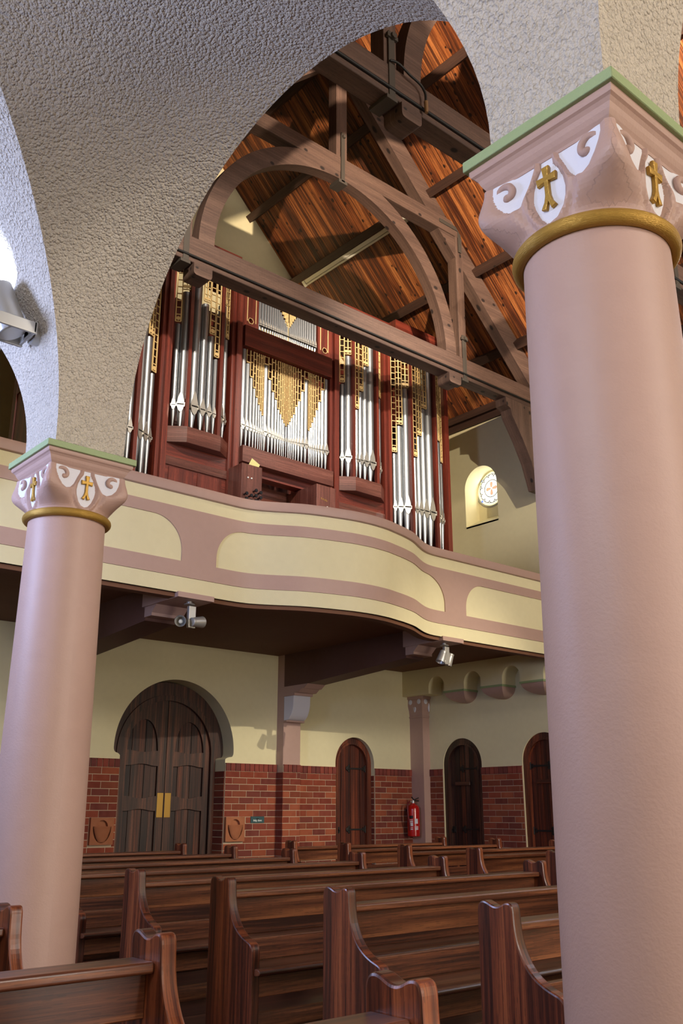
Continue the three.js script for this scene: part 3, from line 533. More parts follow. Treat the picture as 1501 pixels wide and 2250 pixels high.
  // medallion rims, crosses and corner scrolls on the four faces
  for (let f = 0; f < 4; f++) {
    const R = new THREE.Matrix4().makeRotationY(-f * Math.PI / 2);
    const at = (du, v, o) => { const a = du, r = core(a, v) + o; return [r * Math.cos(a), Y0 + v * Hc, r * Math.sin(a)]; };
    const cr = new THREE.Shape(); const P = [[-0.0055, -0.02], [-0.005, 0.022], [-0.027, 0.018], [-0.029, 0.036], [-0.006, 0.034], [-0.009, 0.062], [0.009, 0.062], [0.006, 0.034], [0.029, 0.036], [0.027, 0.018], [0.005, 0.022], [0.0055, -0.02], [0.010, -0.038], [0.020, -0.054], [0.009, -0.058], [0.0, -0.034], [-0.009, -0.058], [-0.020, -0.054], [-0.010, -0.038]];
    P.forEach((p, i) => i ? cr.lineTo(...p) : cr.moveTo(...p)); cr.closePath();
    const cg = new THREE.ExtrudeGeometry(cr, { depth: 0.007, bevelEnabled: true, bevelSize: 0.003, bevelThickness: 0.003, bevelSegments: 2, bevelOffset: -0.001 });
    cg.rotateY(Math.PI / 2); cg.rotateZ(-0.05); cg.translate(core(0, 0.6) + 0.001, Y0 + 0.585 * Hc, 0); cg.applyMatrix4(R); uvm(cg); mesh('gold_cross', cg, MAT.gold, t);
    for (const s of [-1, 1]) {
      const pts = [];
      for (let i = 0; i <= 16; i++) { const w = i / 16, ang = Math.PI * (-0.12 + 1.62 * w), rr = lerp(0.030, 0.016, w); const px = 0.156 - lerp(0.0, 0.012, w) - 0.022 + rr * Math.cos(ang), v = (Hc - 0.038 + rr * 1.0 * Math.sin(ang)) / Hc; pts.push(at(s * Math.atan(px / 0.188), Math.min(v, 0.965), 0.010)); }
      const sg = tube(pts, 0.0105, 36, 8); sg.applyMatrix4(R); mesh('scroll', sg, MAT.mauve, t);
      const e = pts[pts.length - 1]; const ball = new THREE.SphereGeometry(0.0125, 12, 10).translate(...e); ball.applyMatrix4(R); mesh('scroll_tip', ball, MAT.mauve, t);
    }
  }
  // abacus: mauve cyma moulding and green slab
  const cy = [[0.190, 2.772], [0.193, 2.779], [0.200, 2.788], [0.207, 2.800], [0.212, 2.813], [0.219, 2.822], [0.226, 2.827], [0.229, 2.834], [0.229, 2.846], [0.18, 2.847]];
  const sqL = (pts) => { const l = []; for (let i = 0; i < 4; i++) for (let j = 0; j < pts.length - 1; j++) { const [r0, y0] = pts[j], [r1, y1] = pts[j + 1]; const c = i * Math.PI / 2; const q = (r, y, s) => { const x = r, z = s * r; return [x * Math.cos(c) - z * Math.sin(c), y, x * Math.sin(c) + z * Math.cos(c)]; }; const A = q(r0, y0, -1), B = q(r0, y0, 1), C = q(r1, y1, 1), D = q(r1, y1, -1); l.push(...A, ...B, ...C, ...A, ...C, ...D); } const g = new THREE.BufferGeometry(); g.setAttribute('position', new THREE.Float32BufferAttribute(l, 3)); g.computeVertexNormals(); return uvm(g); };
  mesh('abacus_moulding', sqL([[0.02, 2.772], ...cy]), MAT.mauve, t);
  mesh('abacus_slab', rbox(-0.242, 0.242, 2.846, 2.88, -0.242, 0.242, 0.004), MAT.green, t);
  return t;
}
{
  const proto = makeColumn();
  const spots = [[-4.37, 'far mauve column with white and gold cross capital below the lit stucco pier'], [-1.2, 'near mauve column on the right with large cross capital under green slab'], [-7.54, 'mauve column under the gallery left of the frame'], [1.97, 'mauve column behind the camera']];
  spots.forEach(([z, label], i) => { const c = i ? proto.clone() : proto; c.name = numbered('stone_column'); c.position.set(1.946, 0, z); c.userData = { label, category: 'column', group: 'arcade columns' }; scene.add(c); });
}
// ================================================================== PIPE ORGAN
{
  const O = thing('pipe_organ', 'red mahogany pipe organ with silver pipes and gilt shades on the gallery', 'pipe organ', [6.563, 3.4, -8.6]);
  const Y = y => y - 3.4;                                 // local: x from centre, z from case front
  const H = (name, g, m, p = O) => mesh(name, g, m, p);
  const bx = (x0, x1, y0, y1, z0, z1, gr = -1, o = 0) => box(x0, x1, Y(y0), Y(y1), z0, z1, gr, o);
  H('back_panel', bx(-2.98, 2.98, 3.4, 7.62, -1.16, -1.1, 1), MAT.mahog);
  for (const s of [-1, 1]) {
    const mx = (a, b) => s > 0 ? [a, b] : [-b, -a];
    H('side_panel', bx(...mx(2.94, 2.985), 3.4, 7.62, -1.16, 0.0, 1), MAT.mahog);
    for (const [za, zb] of [[-1.15, -1.05], [-0.08, 0.01]]) H('side_stile', bx(...mx(2.98, 3.0), 3.4, 7.62, za, zb, 1), MAT.mahog);
    for (const [ya, yb] of [[4.1, 4.28], [5.6, 5.72], [7.4, 7.62]]) H('side_rail', bx(...mx(2.98, 2.998), ya, yb, -1.06, -0.07, 2), MAT.mahog);
    // posts: stepped
    for (const [a, b] of [[0.70, 0.86], [1.675, 1.815]]) { H('post', bx(...mx(a, b), 3.4, 7.62, -0.10, 0.03, 1, a), MAT.mahog); H('post_fillet', bx(...mx(a + 0.045, b - 0.045), 3.4, 7.62, 0.03, 0.075, 1, b), MAT.mahog); }
    H('end_post', bx(...mx(2.90, 2.985), 3.4, 7.62, -0.08, 0.03, 1), MAT.mahog);
    tower(s, 0.86, 1.675, 0.19, 0.115, 5.06, 5.25, true, [[6.57, 6.99], [6.22, 6.50, 6.90, 7.42], [6.98, 6.55]], [.030, .048], [.026, .034, .042, .055], 0.28);
    tower(s, 1.815, 2.90, 0.30, 0.137, 4.3, 4.52, false, [[5.82, 6.24, 6.82], [5.80, 6.14, 6.58, 7.28], [6.7, 6.2, 5.9]], [.034, .046, .056], [.034, .043, .052, .064], 0.54);
    // lower panels below the inner tower
    H('lower_frame', bx(...mx(0.86, 1.675), 3.4, 5.06, -0.06, 0.0, 0), MAT.mahog);
    H('lower_panel', bx(...mx(0.92, 1.245), 3.5, 4.78, 0.0, 0.012, 1), MAT.mahog);
    H('lower_panel', bx(...mx(1.295, 1.62), 3.5, 4.78, 0.0, 0.012, 1, 0.3), MAT.mahog);
    H('lower_rail', bx(...mx(0.86, 1.675), 4.80, 4.90, 0.0, 0.02, 0), MAT.mahogDull);
    // upper side panels of the centre
    { const xc = s * 0.5925, sp = shapeOf([[xc - 0.1075, Y(6.85)], [xc + 0.1075, Y(6.85)], [xc + 0.1075, Y(7.6)], [xc - 0.1075, Y(7.6)]]), hp = new THREE.Path(); for (let i = 0; i < 6; i++) { const a = i * Math.PI / 3, p = [s * 0.60 + 0.036 * Math.cos(a), Y(6.945) + 0.036 * Math.sin(a)]; i ? hp.lineTo(...p) : hp.moveTo(...p); } hp.closePath(); sp.holes.push(hp); H('upper_side_panel', exZ(sp, -0.04, 0.035, {}, 1), MAT.mahog); }
    for (const q of [0.525, 0.655]) H('inlay_line', bx(...mx(q - 0.006, q + 0.006), 6.93, 7.6, 0.035, 0.039), MAT.inlay);
    const hx = new THREE.TorusGeometry(0.041, 0.006, 4, 6); hx.translate(s * 0.60, Y(6.945), 0.038); H('hexagon_rim', hx, MAT.inlay);
    H('tower_cap', bx(...mx(1.80, 2.99), 7.60, 7.80, -0.5, 0.17), MAT.mahog);
    H('tower_cap', bx(...mx(0.84, 1.69), 7.60, 7.70, -0.5, 0.15), MAT.mahog);
  }
  H('case_top', bx(-0.86, 0.86, 7.58, 7.66, -0.6, 0.08), MAT.mahog);
  H('impost', bx(-0.70, 0.70, 6.57, 6.85, -0.12, 0.07, 0), MAT.mahog);
  H('sill', bx(-0.70, 0.70, 5.05, 5.25, -0.16, 0.10, 0), MAT.mahogDull);
  H('under_sill', bx(-0.70, 0.70, 4.95, 5.05, -0.16, -0.02, 0), MAT.mahog);
  H('recess_back', bx(-0.70, 0.70, 3.4, 4.96, -0.34, -0.30, 0), MAT.mahogDull);
  // console cheeks and stops
  for (const s of [-1, 1]) {
    const a = s > 0 ? 0.265 : -0.84, b = s > 0 ? 0.565 : -0.555;
    H('console_cheek', rbox(a, b, Y(3.4), Y(4.935), -0.3, 0.30, 0.004, 1), MAT.mahogDull);
    for (let i = 0; i < 2; i++) { const k = new THREE.SphereGeometry(0.011, 10, 8).translate((s > 0 ? 0.43 : -0.755) + i * 0.05, Y(s > 0 ? 4.665 : 4.77), 0.305); H('white_button', k, MAT.letters); }
  }
  H('music_desk', exX(shapeOf([[-0.25, Y(4.55)], [0.12, Y(4.38)], [0.12, Y(4.42)], [-0.25, Y(4.80)]]), -0.55, 0.26), MAT.mahogDull);
  H('key_slip', exX(shapeOf([[-0.1, Y(4.2)], [0.28, Y(4.2)], [0.28, Y(4.34)], [0.05, Y(4.60)], [-0.1, Y(4.60)]]), 0.255, 0.268), MAT.mahog);
  for (let r = 0; r < 5; r++) for (let c = 0; c < 4; c++) { if (r === 0 && c < 2) continue; const x = -0.80 + c * 0.065, y = 4.62 - r * 0.062 - (c % 2) * 0.012; H('stop_knob', merge([cyl([x, Y(y), 0.30], [x, Y(y), 0.35], 0.010, 0.010, 10), cyl([x, Y(y), 0.35], [x, Y(y), 0.362], 0.021, 0.019, 14)]), MAT.knob); }
  // maker's lettering, gilt and too small to read: strokes only
  for (let i = 0; i < 6; i++) H('gilt_letter', box(0.335 + i * 0.018, 0.343 + i * 0.018, Y(4.75 - i * 0.003), Y(4.775 - i * 0.003 - (i % 2) * 0.008), 0.300, 0.302), MAT.brass);

  // ---- pipes
  function pipe(x, z, ang, r, yF, yM, yT, parent = O) {
    const hf = yM - yF, ht = yT - yF;
    const g = new THREE.LatheGeometry([[r * 0.22, 0], [r * 0.30, 0.004], [r, hf - 0.012], [r, hf + 0.004], [r, ht], [r * 0.88, ht], [r * 0.88, ht - 0.05]].map(p => new THREE.Vector2(...p)), r > 0.03 ? 20 : 12);
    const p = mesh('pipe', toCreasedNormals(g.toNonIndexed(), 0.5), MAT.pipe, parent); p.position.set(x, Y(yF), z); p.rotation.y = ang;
    // mouth: pointed upper lip, dark block painted as slot shadow, rounded lower lip (faces +z)
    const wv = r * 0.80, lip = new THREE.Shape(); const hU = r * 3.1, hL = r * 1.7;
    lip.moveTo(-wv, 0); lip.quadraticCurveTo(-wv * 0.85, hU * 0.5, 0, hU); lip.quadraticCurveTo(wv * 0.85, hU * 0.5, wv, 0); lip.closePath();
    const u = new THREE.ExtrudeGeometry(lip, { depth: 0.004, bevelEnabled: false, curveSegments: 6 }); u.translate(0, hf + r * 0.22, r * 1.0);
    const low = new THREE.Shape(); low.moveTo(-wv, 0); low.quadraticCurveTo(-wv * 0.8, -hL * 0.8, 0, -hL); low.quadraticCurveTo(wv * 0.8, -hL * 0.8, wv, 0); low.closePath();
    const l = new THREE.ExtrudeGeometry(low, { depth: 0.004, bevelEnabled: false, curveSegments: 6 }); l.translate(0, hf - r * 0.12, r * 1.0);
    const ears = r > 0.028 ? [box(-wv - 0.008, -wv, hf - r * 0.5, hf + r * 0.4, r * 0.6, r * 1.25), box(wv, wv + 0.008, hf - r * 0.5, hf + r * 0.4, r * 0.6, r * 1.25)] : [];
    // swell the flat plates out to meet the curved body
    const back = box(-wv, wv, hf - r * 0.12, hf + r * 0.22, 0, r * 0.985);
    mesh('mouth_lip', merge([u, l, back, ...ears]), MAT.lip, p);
    mesh('slot_shadow_block', box(-wv, wv, hf - r * 0.12, hf + r * 0.22, r * 0.5, r * 1.006), MAT.slot, p);  // dark block paints the depth shadow, no recess is cut
    return p;
  }
  function ladder(x0, x1, y0, y1, z, ang, ox, oz, cols, rungs, hexes) {   // gilt pipe shade: stiles and rungs in a facet frame
    const l = []; const add = (a, b, c, d) => l.push(box(a, b, Y(c), Y(d), -0.006, 0.006));
    for (let i = 0; i <= cols; i++) { const x = lerp(x0, x1, i / cols); add(x - 0.007, x + 0.007, y0, y1); }
    for (let k = 0; k <= rungs; k++) { const y = lerp(y0, y1, k / rungs); add(x0, x1, y - 0.005, y + 0.005); }
    if (hexes) for (let i = 0; i < cols; i++) { const h = new THREE.CylinderGeometry((x1 - x0) / cols * 0.42, (x1 - x0) / cols * 0.42, 0.012, 6); h.rotateX(Math.PI / 2); h.translate(lerp(x0, x1, (i + 0.5) / cols), Y(y0 + 0.04), 0); l.push(h); }
    const m = mesh('pipe_shade', merge(l), MAT.lattice, O); m.position.set(ox, 0, oz); m.rotation.y = ang; return m;
  }
  // polygonal tower with three facets
  function tower(s, xi, xo, a, b, pb, pt, plinth, tops, rIn, rFr, mouthUp) {
    const P = [[xi, 0], [xi + a, b], [xo - a, b], [xo, 0]].map(p => [s * p[0], p[1]]);
    const poly = off => { const q = [[xi + 0.001, -0.3], [xi + 0.001, off * 0.4], [xi + a - off * 0.2, b + off], [xo - a + off * 0.2, b + off], [xo - 0.001, off * 0.4], [xo - 0.001, -0.3]].map(p => [s * p[0], p[1]]); return shapeOf(s > 0 ? q : q.reverse()); };
    H('plinth', exY(poly(0.03), Y(pb), Y(pt)), plinth ? MAT.mahogDull : MAT.mahog);
    if (!plinth) H('tower_base', exY(poly(-0.02), Y(3.4), Y(pb)), MAT.mahog);
    H('tower_head', exY(poly(0.0), Y(7.50), Y(7.62)), MAT.mahog);
    for (const p of [P[1], P[2]]) H('mullion', box(p[0] - 0.022, p[0] + 0.022, Y(pt), Y(7.5), p[1] - 0.06, p[1] - 0.005, 1, p[0]), MAT.mahog);
    for (let f = 0; f < 3; f++) {
      const A = P[f], B = P[f + 1], dx = B[0] - A[0], dz = B[1] - A[1], len = Math.hypot(dx, dz), ux = dx / len, uz = dz / len;
      let nx = -uz, nz = ux; if (nz < 0) { nx = -nx; nz = -nz; } const ang = Math.atan2(nx, nz);
      const tp = tops[f], rad = f === 1 ? rFr : f === 0 ? rIn : rIn.slice().reverse(), n = tp.length;
      const usable = len - 0.06, sum = rad.reduce((p, q) => p + 2 * q, 0), k = Math.min(1.05, usable / sum), gap = (usable - sum * k) / (n + 1);
      let d = 0.03 + gap;
      for (let i = 0; i < n; i++) {
        const r = rad[i] * k, c = d + r; d += 2 * r + gap;
        const x = A[0] + ux * c - nx * (r + 0.012), z = A[1] + uz * c - nz * (r + 0.012);
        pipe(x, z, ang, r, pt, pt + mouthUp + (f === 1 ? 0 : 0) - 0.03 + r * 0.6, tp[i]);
        if (tp[i] < 7.35) { // shade hanging over this pipe
          const ym = tp[i] + 0.03; const lx = c - len / 2;
          ladder(-r, r, ym, 7.5, 0, ang, A[0] + ux * c - nx * 0.02, A[1] + uz * c - nz * 0.02, r > 0.036 ? 2 : 1, Math.max(2, Math.round((7.5 - ym) / 0.09)), true); void lx;
        }
      }
    }
  }
  // ---- centre: lower flat with three V-shaped shades
  const A = [6.55, 6.37, 6.19, 6.06, 5.95, 5.865, 5.79, 5.735], B = [6.43, 6.25, 6.10, 6.01, 5.89, 5.835, 5.775, 5.73];
  const seq = [];
  const w8 = A.map((_, i) => 0.062 * Math.pow(0.86, i)); const sumA = w8.reduce((p, q) => p + q, 0);
  const half = []; const WA = 0.335, WB = 0.345;          // widths of outer and inner groups on one side
  let xx = 0.69; for (let i = 0; i < 8; i++) { const w = w8[i] * WA / sumA; half.push([xx - w / 2, w / 2 * 0.97, A[i]]); xx -= w; }
  const half2 = []; for (let i = 0; i < 8; i++) { const w = w8[i] * (WB - 0.012) / sumA; half2.push([xx - w / 2, w / 2 * 0.97, B[i]]); xx -= w; }
  for (const s of [-1, 1]) for (const q of [...half, ...half2]) seq.push([s * q[0], q[1], q[2]]);
  seq.push([0, 0.011, 5.695]);
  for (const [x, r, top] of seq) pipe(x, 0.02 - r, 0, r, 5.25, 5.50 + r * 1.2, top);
  const shade = [];
  for (const [x, r, top] of seq) {
    const y0 = top + 0.015, y1 = 6.56; if (y1 - y0 < 0.06) { continue; }
    const sw = Math.min(0.006, r * 0.42);
    shade.push(box(x - r, x - r + sw, Y(y0), Y(y1), -0.004, 0.012), box(x + r - sw, x + r, Y(y0), Y(y1), -0.004, 0.012));
    shade.push(box(x - r, x + r, Y(y0), Y(y0 + 0.016), -0.004, 0.010));
    for (let k = 1; y0 + k * (0.075 + r) < y1; k++) shade.push(box(x - r, x + r, Y(y0 + k * (0.075 + r)), Y(y0 + k * (0.075 + r) + (k % 2 ? 0.005 : 0.012)), -0.002, 0.008));
  }
  H('centre_shade', merge(shade), MAT.lattice);
  // ---- centre: upper little pipes with one V-shaped shade
  const up = []; { const n = 14, ws = []; for (let i = 0; i < n; i++) ws.push(0.046 * Math.pow(0.945, i)); const sm_ = ws.reduce((p, q) => p + q, 0); let x = 0.472; for (let i = 0; i < n; i++) { const w = ws[i] * 0.462 / sm_; up.push([x - w / 2, w / 2 * 0.97, i < 5 ? 7.56 : 7.42 - (i - 5) * 0.043]); x -= w; } }
  const shade2 = [];
  for (const s of [-1, 1]) for (const [x, r, top] of up) {
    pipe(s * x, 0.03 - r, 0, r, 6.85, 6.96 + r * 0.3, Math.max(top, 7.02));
    if (top < 7.5) { const y0 = top + 0.02; shade2.push(box(s * x - r * 0.95, s * x - r * 0.25, Y(y0), Y(7.56), 0.02, 0.035), box(s * x + r * 0.25, s * x + r * 0.95, Y(y0), Y(7.56), 0.02, 0.035)); for (let k = 0; y0 + k * 0.06 < 7.5; k++) shade2.push(box(s * x - r, s * x + r, Y(y0 + k * 0.06 + (s * x > 0 ? 0.02 : 0)), Y(y0 + k * 0.06 + 0.03), 0.022, 0.033)); }
  }
  H('upper_shade', merge(shade2), MAT.lattice);
  H('pipe_rack', bx(-0.47, 0.47, 6.93, 6.945, 0.03, 0.036), MAT.slot);
  void sumA;
}
{ // paper note stuck to the organ sill
  const n = thing('paper_note', 'pale yellow square paper note tilted on the organ sill', 'paper note', [6.02, 5.02, -8.49]);
  const g = box(-0.065, 0.065, -0.065, 0.065, 0, 0.004); g.rotateZ(-0.45); mesh('sheet', g, MAT.note, n);
}
// ================================================================== DOORS
{ // main double door in its deep arched recess
  const d = structure('door_1', 'tall double door of dark planks with brass push plates in arched recess', 'door', [6.53, 0, -10.95]);
  const ys = 1.86, R = 0.685, RO = 0.9;
  const fr = new THREE.Shape(); fr.moveTo(-RO, 0); fr.lineTo(-RO, ys); fr.absarc(0, ys, RO, Math.PI, 0, true); fr.lineTo(RO, 0); fr.lineTo(R, 0); fr.lineTo(R, ys); fr.absarc(0, ys, R, 0, Math.PI, false); fr.lineTo(-R, 0); fr.closePath();
  mesh('door_frame', exZ(fr, -0.10, 0.0, { seg: 40 }, 1), MAT.door, d);
  const ir = new THREE.Shape(); const r2 = 0.735; ir.moveTo(-r2, 0); ir.lineTo(-r2, ys); ir.absarc(0, ys, r2, Math.PI, 0, true); ir.lineTo(r2, 0); ir.lineTo(R - 0.02, 0); ir.lineTo(R - 0.02, ys); ir.absarc(0, ys, R - 0.02, 0, Math.PI, false); ir.lineTo(-R + 0.02, 0); ir.closePath();
  mesh('frame_moulding', exZ(ir, 0.0, 0.025, { seg: 40 }, 1), MAT.door, d);
  for (const s of [-1, 1]) {
    const X = x => s * x, leaf = new THREE.Shape(); const arc = (r, a0, a1, sh, n = 20, move) => { for (let i = 0; i <= n; i++) { const a = lerp(a0, a1, i / n); const p = [X(r * Math.cos(a)), ys + r * Math.sin(a)]; (move && !i) ? sh.moveTo(...p) : sh.lineTo(...p); } };
    leaf.moveTo(X(0.004), 0.02); leaf.lineTo(X(R), 0.02); leaf.lineTo(X(R), ys); arc(R, 0, Math.PI / 2 - 0.006, leaf); leaf.closePath();
    const xa = 0.115, xb = 0.575;
    const wavy = (y0, y1, p) => { p.moveTo(X(xa), y0); p.bezierCurveTo(X(xa + 0.12), y0, X(xa + 0.13), y0 - 0.028, X((xa + xb) / 2), y0 - 0.028); p.bezierCurveTo(X(xb - 0.13), y0 - 0.028, X(xb - 0.12), y0, X(xb), y0); p.lineTo(X(xb), y1); p.bezierCurveTo(X(xb - 0.12), y1, X(xb - 0.13), y1 + 0.024, X((xa + xb) / 2), y1 + 0.024); p.bezierCurveTo(X(xa + 0.13), y1 + 0.024, X(xa + 0.12), y1, X(xa), y1); p.closePath(); };
    const h1 = new THREE.Path(), h2 = new THREE.Path(), h3 = new THREE.Path(); wavy(0.20, 1.14, h1); wavy(1.32, 1.69, h2);
    h3.moveTo(X(xa + 0.01), 1.88); h3.bezierCurveTo(X(xa + 0.1), 1.88, X(xa + 0.12), 1.86, X(0.34), 1.86); h3.bezierCurveTo(X(0.45), 1.86, X(0.47), 1.88, X(xb - 0.005), 1.88); h3.bezierCurveTo(X(0.56), 2.12, X(0.46), 2.26, X(0.33), 2.27); h3.bezierCurveTo(X(0.22), 2.27, X(0.14), 2.14, X(xa + 0.01), 1.88); h3.closePath();
    leaf.holes.push(h1, h2, h3);
    const g = exZ(leaf, -0.075, -0.022, { seg: 14 }, 1, s); const lf = mesh('door_leaf', g, MAT.door, d);
    for (let k = 0; k < 5; k++) { const a = xa - 0.01 + k * 0.096, b = a + 0.091; mesh('plank', box(Math.min(X(a), X(b)), Math.max(X(a), X(b)), 0.18, k === 0 || k === 4 ? 2.24 : 2.3, -0.09, -0.058 + (k % 2) * 0.005, 1, k * 0.4 + s), MAT.doorPlank[(k + (s > 0 ? 1 : 0)) % 3], lf); }
    mesh('push_plate', rbox(Math.min(X(0.012), X(0.10)), Math.max(X(0.012), X(0.10)), 1.06, 1.36, -0.024, -0.016, 0.002), MAT.brass, lf);
  }
  mesh('door_backing', box(-0.9, 0.9, 0, 2.8, -0.2, -0.12), MAT.door, d);
}
function archRing(hw, t, ys, z0, z1) { const s = new THREE.Shape(); s.moveTo(-hw, 0); s.lineTo(-hw, ys); s.absarc(0, ys, hw, Math.PI, 0, true); s.lineTo(hw, 0); s.lineTo(hw - t, 0); s.lineTo(hw - t, ys); s.absarc(0, ys, hw - t, 0, Math.PI, false); s.lineTo(-hw + t, 0); s.closePath(); return exZ(s, z0, z1, { seg: 28 }, 1); }
function smallDoor(name, label, pos, turn, hinge, slot, mat, planks) {
  const d = structure(name, label, 'door', pos); d.rotation.y = turn;
  const ys = 1.80, hw = 0.40, in_ = 0.285;
  mesh('door_frame', archRing(hw, hw - in_, ys, -0.16, -0.085), mat, d);
  mesh('frame_bead', archRing(in_ + 0.03, 0.03, ys, -0.09, -0.07), mat, d);
  const n = 6, w = 2 * in_ / n;
  for (let k = 0; k < n; k++) {
    const a = -in_ + k * w + 0.003, b = -in_ + (k + 1) * w - 0.003; const s = new THREE.Shape(); s.moveTo(a, 0.02); s.lineTo(b, 0.02); for (let i = 0; i <= 6; i++) { const x = lerp(b, a, i / 6); s.lineTo(x, ys + Math.sqrt(Math.max(0, in_ * in_ - x * x))); } s.closePath();
    mesh('plank', exZ(s, -0.15, -0.125 + (k % 2) * 0.003, {}, 1, k * 0.37), planks[k % 3], d);
  }
  for (const y of [1.74, 0.88]) {        // strap hinges with leaf ends
    const x1 = hinge * (in_ + 0.0), x0 = hinge * -0.05;
    const g = merge([box(Math.min(x0, x1), Math.max(x0, x1), y - 0.012, y + 0.012, -0.122, -0.112), new THREE.SphereGeometry(0.035, 12, 8).scale(1.2, 1, 0.25).translate(x0, y, -0.117), new THREE.SphereGeometry(0.022, 10, 8).scale(1, 1, 0.3).translate(x0 + hinge * 0.02, y + 0.035, -0.117), new THREE.SphereGeometry(0.022, 10, 8).scale(1, 1, 0.3).translate(x0 + hinge * 0.02, y - 0.035, -0.117), cyl([x1, y - 0.05, -0.112], [x1, y + 0.05, -0.112], 0.012, 0.012, 8), box(Math.min(x1, x1 - hinge * 0.05), Math.max(x1, x1 - hinge * 0.05), y - 0.028, y + 0.028, -0.122, -0.110)]);
    mesh('strap_hinge', g, MAT.iron, d);
  }
  const lx = -hinge * (in_ - 0.03); const ring = new THREE.TorusGeometry(0.028, 0.006, 8, 20); ring.translate(lx, 0.86, -0.105);
  mesh('ring_latch', merge([ring, rbox(lx - 0.04, lx + 0.04, 0.83, 0.92, -0.126, -0.116, 0.004)]), MAT.iron, d);
  if (slot) mesh('slide_panel', rbox(-0.18, 0.11, 1.50, 1.555, -0.125, -0.095, 0.006), mat, d);
  mesh('door_backing', box(-0.4, 0.4, 0, 2.25, -0.22, -0.17), mat, d);
}
smallDoor('door_2', 'narrow arched plank door with black strap hinges in the back wall', [SMALL.c, 0, ZB + 0.015], 0, 1, false, MAT.doorRed, MAT.redPlank);
smallDoor('door_3', 'dark arched plank door with slide panel on right wall beside the corner pier', [XR - 0.065, 0, RDOORS[0]], -Math.PI / 2, 1, true, MAT.door, MAT.doorPlank);
smallDoor('door_4', 'reddish arched plank door half hidden by the near column', [XR - 0.065, 0, RDOORS[1]], -Math.PI / 2, -1, true, MAT.doorRed, MAT.redPlank);
smallDoor('door_5', 'arched plank door on the right wall behind the near column', [XR - 0.065, 0, RDOORS[2]], -Math.PI / 2, -1, true, MAT.doorRed, MAT.redPlank);

// round stained windows
for (let k = 0; k < 2; k++) {
  const zc = -8.95 + k * 3.14, w = structure('window_' + (k + 6), k ? 'round leaded window hidden behind the near column' : 'round stained glass window with red cross beside the organ', 'window', [XR + 0.03, 5.975, zc]);
  const glow = (c, i) => std({ color: c, emissive: c, emissiveIntensity: i, roughness: 0.4 });
  const face = g => { g.rotateY(-Math.PI / 2); return g; };
  const disc = (r, z, seg = 40) => face(new THREE.CircleGeometry(r, seg).translate(0, 0, z));
  mesh('glass', disc(0.285, 0.0), glow(0xf4f3ea, 1.5), w);
  const ring = new THREE.TorusGeometry(0.298, 0.022, 12, 48); mesh('frame_ring', face(ring), std({ color: 0xa9a698, roughness: 0.6 }), w);
  mesh('yellow_border', face(new THREE.RingGeometry(0.245, 0.28, 40).translate(0, 0, 0.004)), glow(0xf1ecb8, 1.2), w);
  const lead = std({ color: 0x6a6858, roughness: 0.6 });
  for (const r of [0.14, 0.235]) mesh('lead_came', face(new THREE.TorusGeometry(r, 0.005, 6, 40).translate(0, 0, 0.006)), lead, w);
  for (let i = 0; i < 12; i++) { const p = new THREE.TorusGeometry(0.052, 0.0048, 6, 16, Math.PI).rotateZ(-Math.PI / 2).translate(0.185, 0, 0.006).rotateZ(i * Math.PI / 6); mesh('petal_came', face(p), lead, w); }
  for (let i = 0; i < 4; i++) { const b = new THREE.Shape(); b.moveTo(0.015, -0.014); b.lineTo(0.09, -0.030); b.quadraticCurveTo(0.13, 0, 0.09, 0.030); b.lineTo(0.015, 0.014); b.closePath(); mesh('red_cross_arm', face(new THREE.ShapeGeometry(b).translate(0, 0, 0.007).rotateZ(i * Math.PI / 2)), glow(0xf0a78c, 1.0), w); }
  for (const a of [0.72, 2.42, 3.86, 5.56]) mesh('blue_pane', face(new THREE.PlaneGeometry(0.035, 0.045).translate(0.262, 0, 0.008).rotateZ(a)), glow(0x6f8fe0, 0.9), w);
  rectLight(0xf6f4ea, 4, 0.42, 0.42, [XR - 0.02, 5.975, zc], [XR - 1, 5.975, zc]);
}

// ================================================================== FITTINGS
function stoup(x0, label) {
  const t = thing('holy_water_stoup', label, 'stoup', [x0 + 0.152, 0.76, ZB], 'carved stoups beside the main door');
  const s = shapeOf([[-0.15, 0], [0.15, 0], [0.15, 0.305], [-0.15, 0.305]]); const h = new THREE.Path(); h.moveTo(-0.118, 0.205); h.bezierCurveTo(-0.12, 0.12, -0.08, 0.025, 0, 0.02); h.bezierCurveTo(0.08, 0.025, 0.12, 0.12, 0.118, 0.205); h.lineTo(0.075, 0.205); h.absarc(0, 0.205, 0.072, 0, Math.PI, false); h.closePath(); s.holes.push(h);
  mesh('stone_block', exZ(s, 0.0185, 0.06, { seg: 20 }), MAT.terra, t);
  mesh('niche_back', box(-0.15, 0.15, 0, 0.305, 0.0135, 0.0185), MAT.terra, t);
  const b = lathe([[0.002, 0.025], [0.04, 0.03], [0.075, 0.08], [0.10, 0.15], [0.112, 0.195], [0.112, 0.207], [0.10, 0.207], [0.092, 0.18]], 28); b.scale(1, 1, 0.42); b.translate(0, 0, 0.06); mesh('bowl', uvm(b), MAT.terra, t);
}
stoup(5.37, 'carved stone holy water stoup left of the main door beside the column');
stoup(7.275, 'carved stone holy water stoup right of the main door');
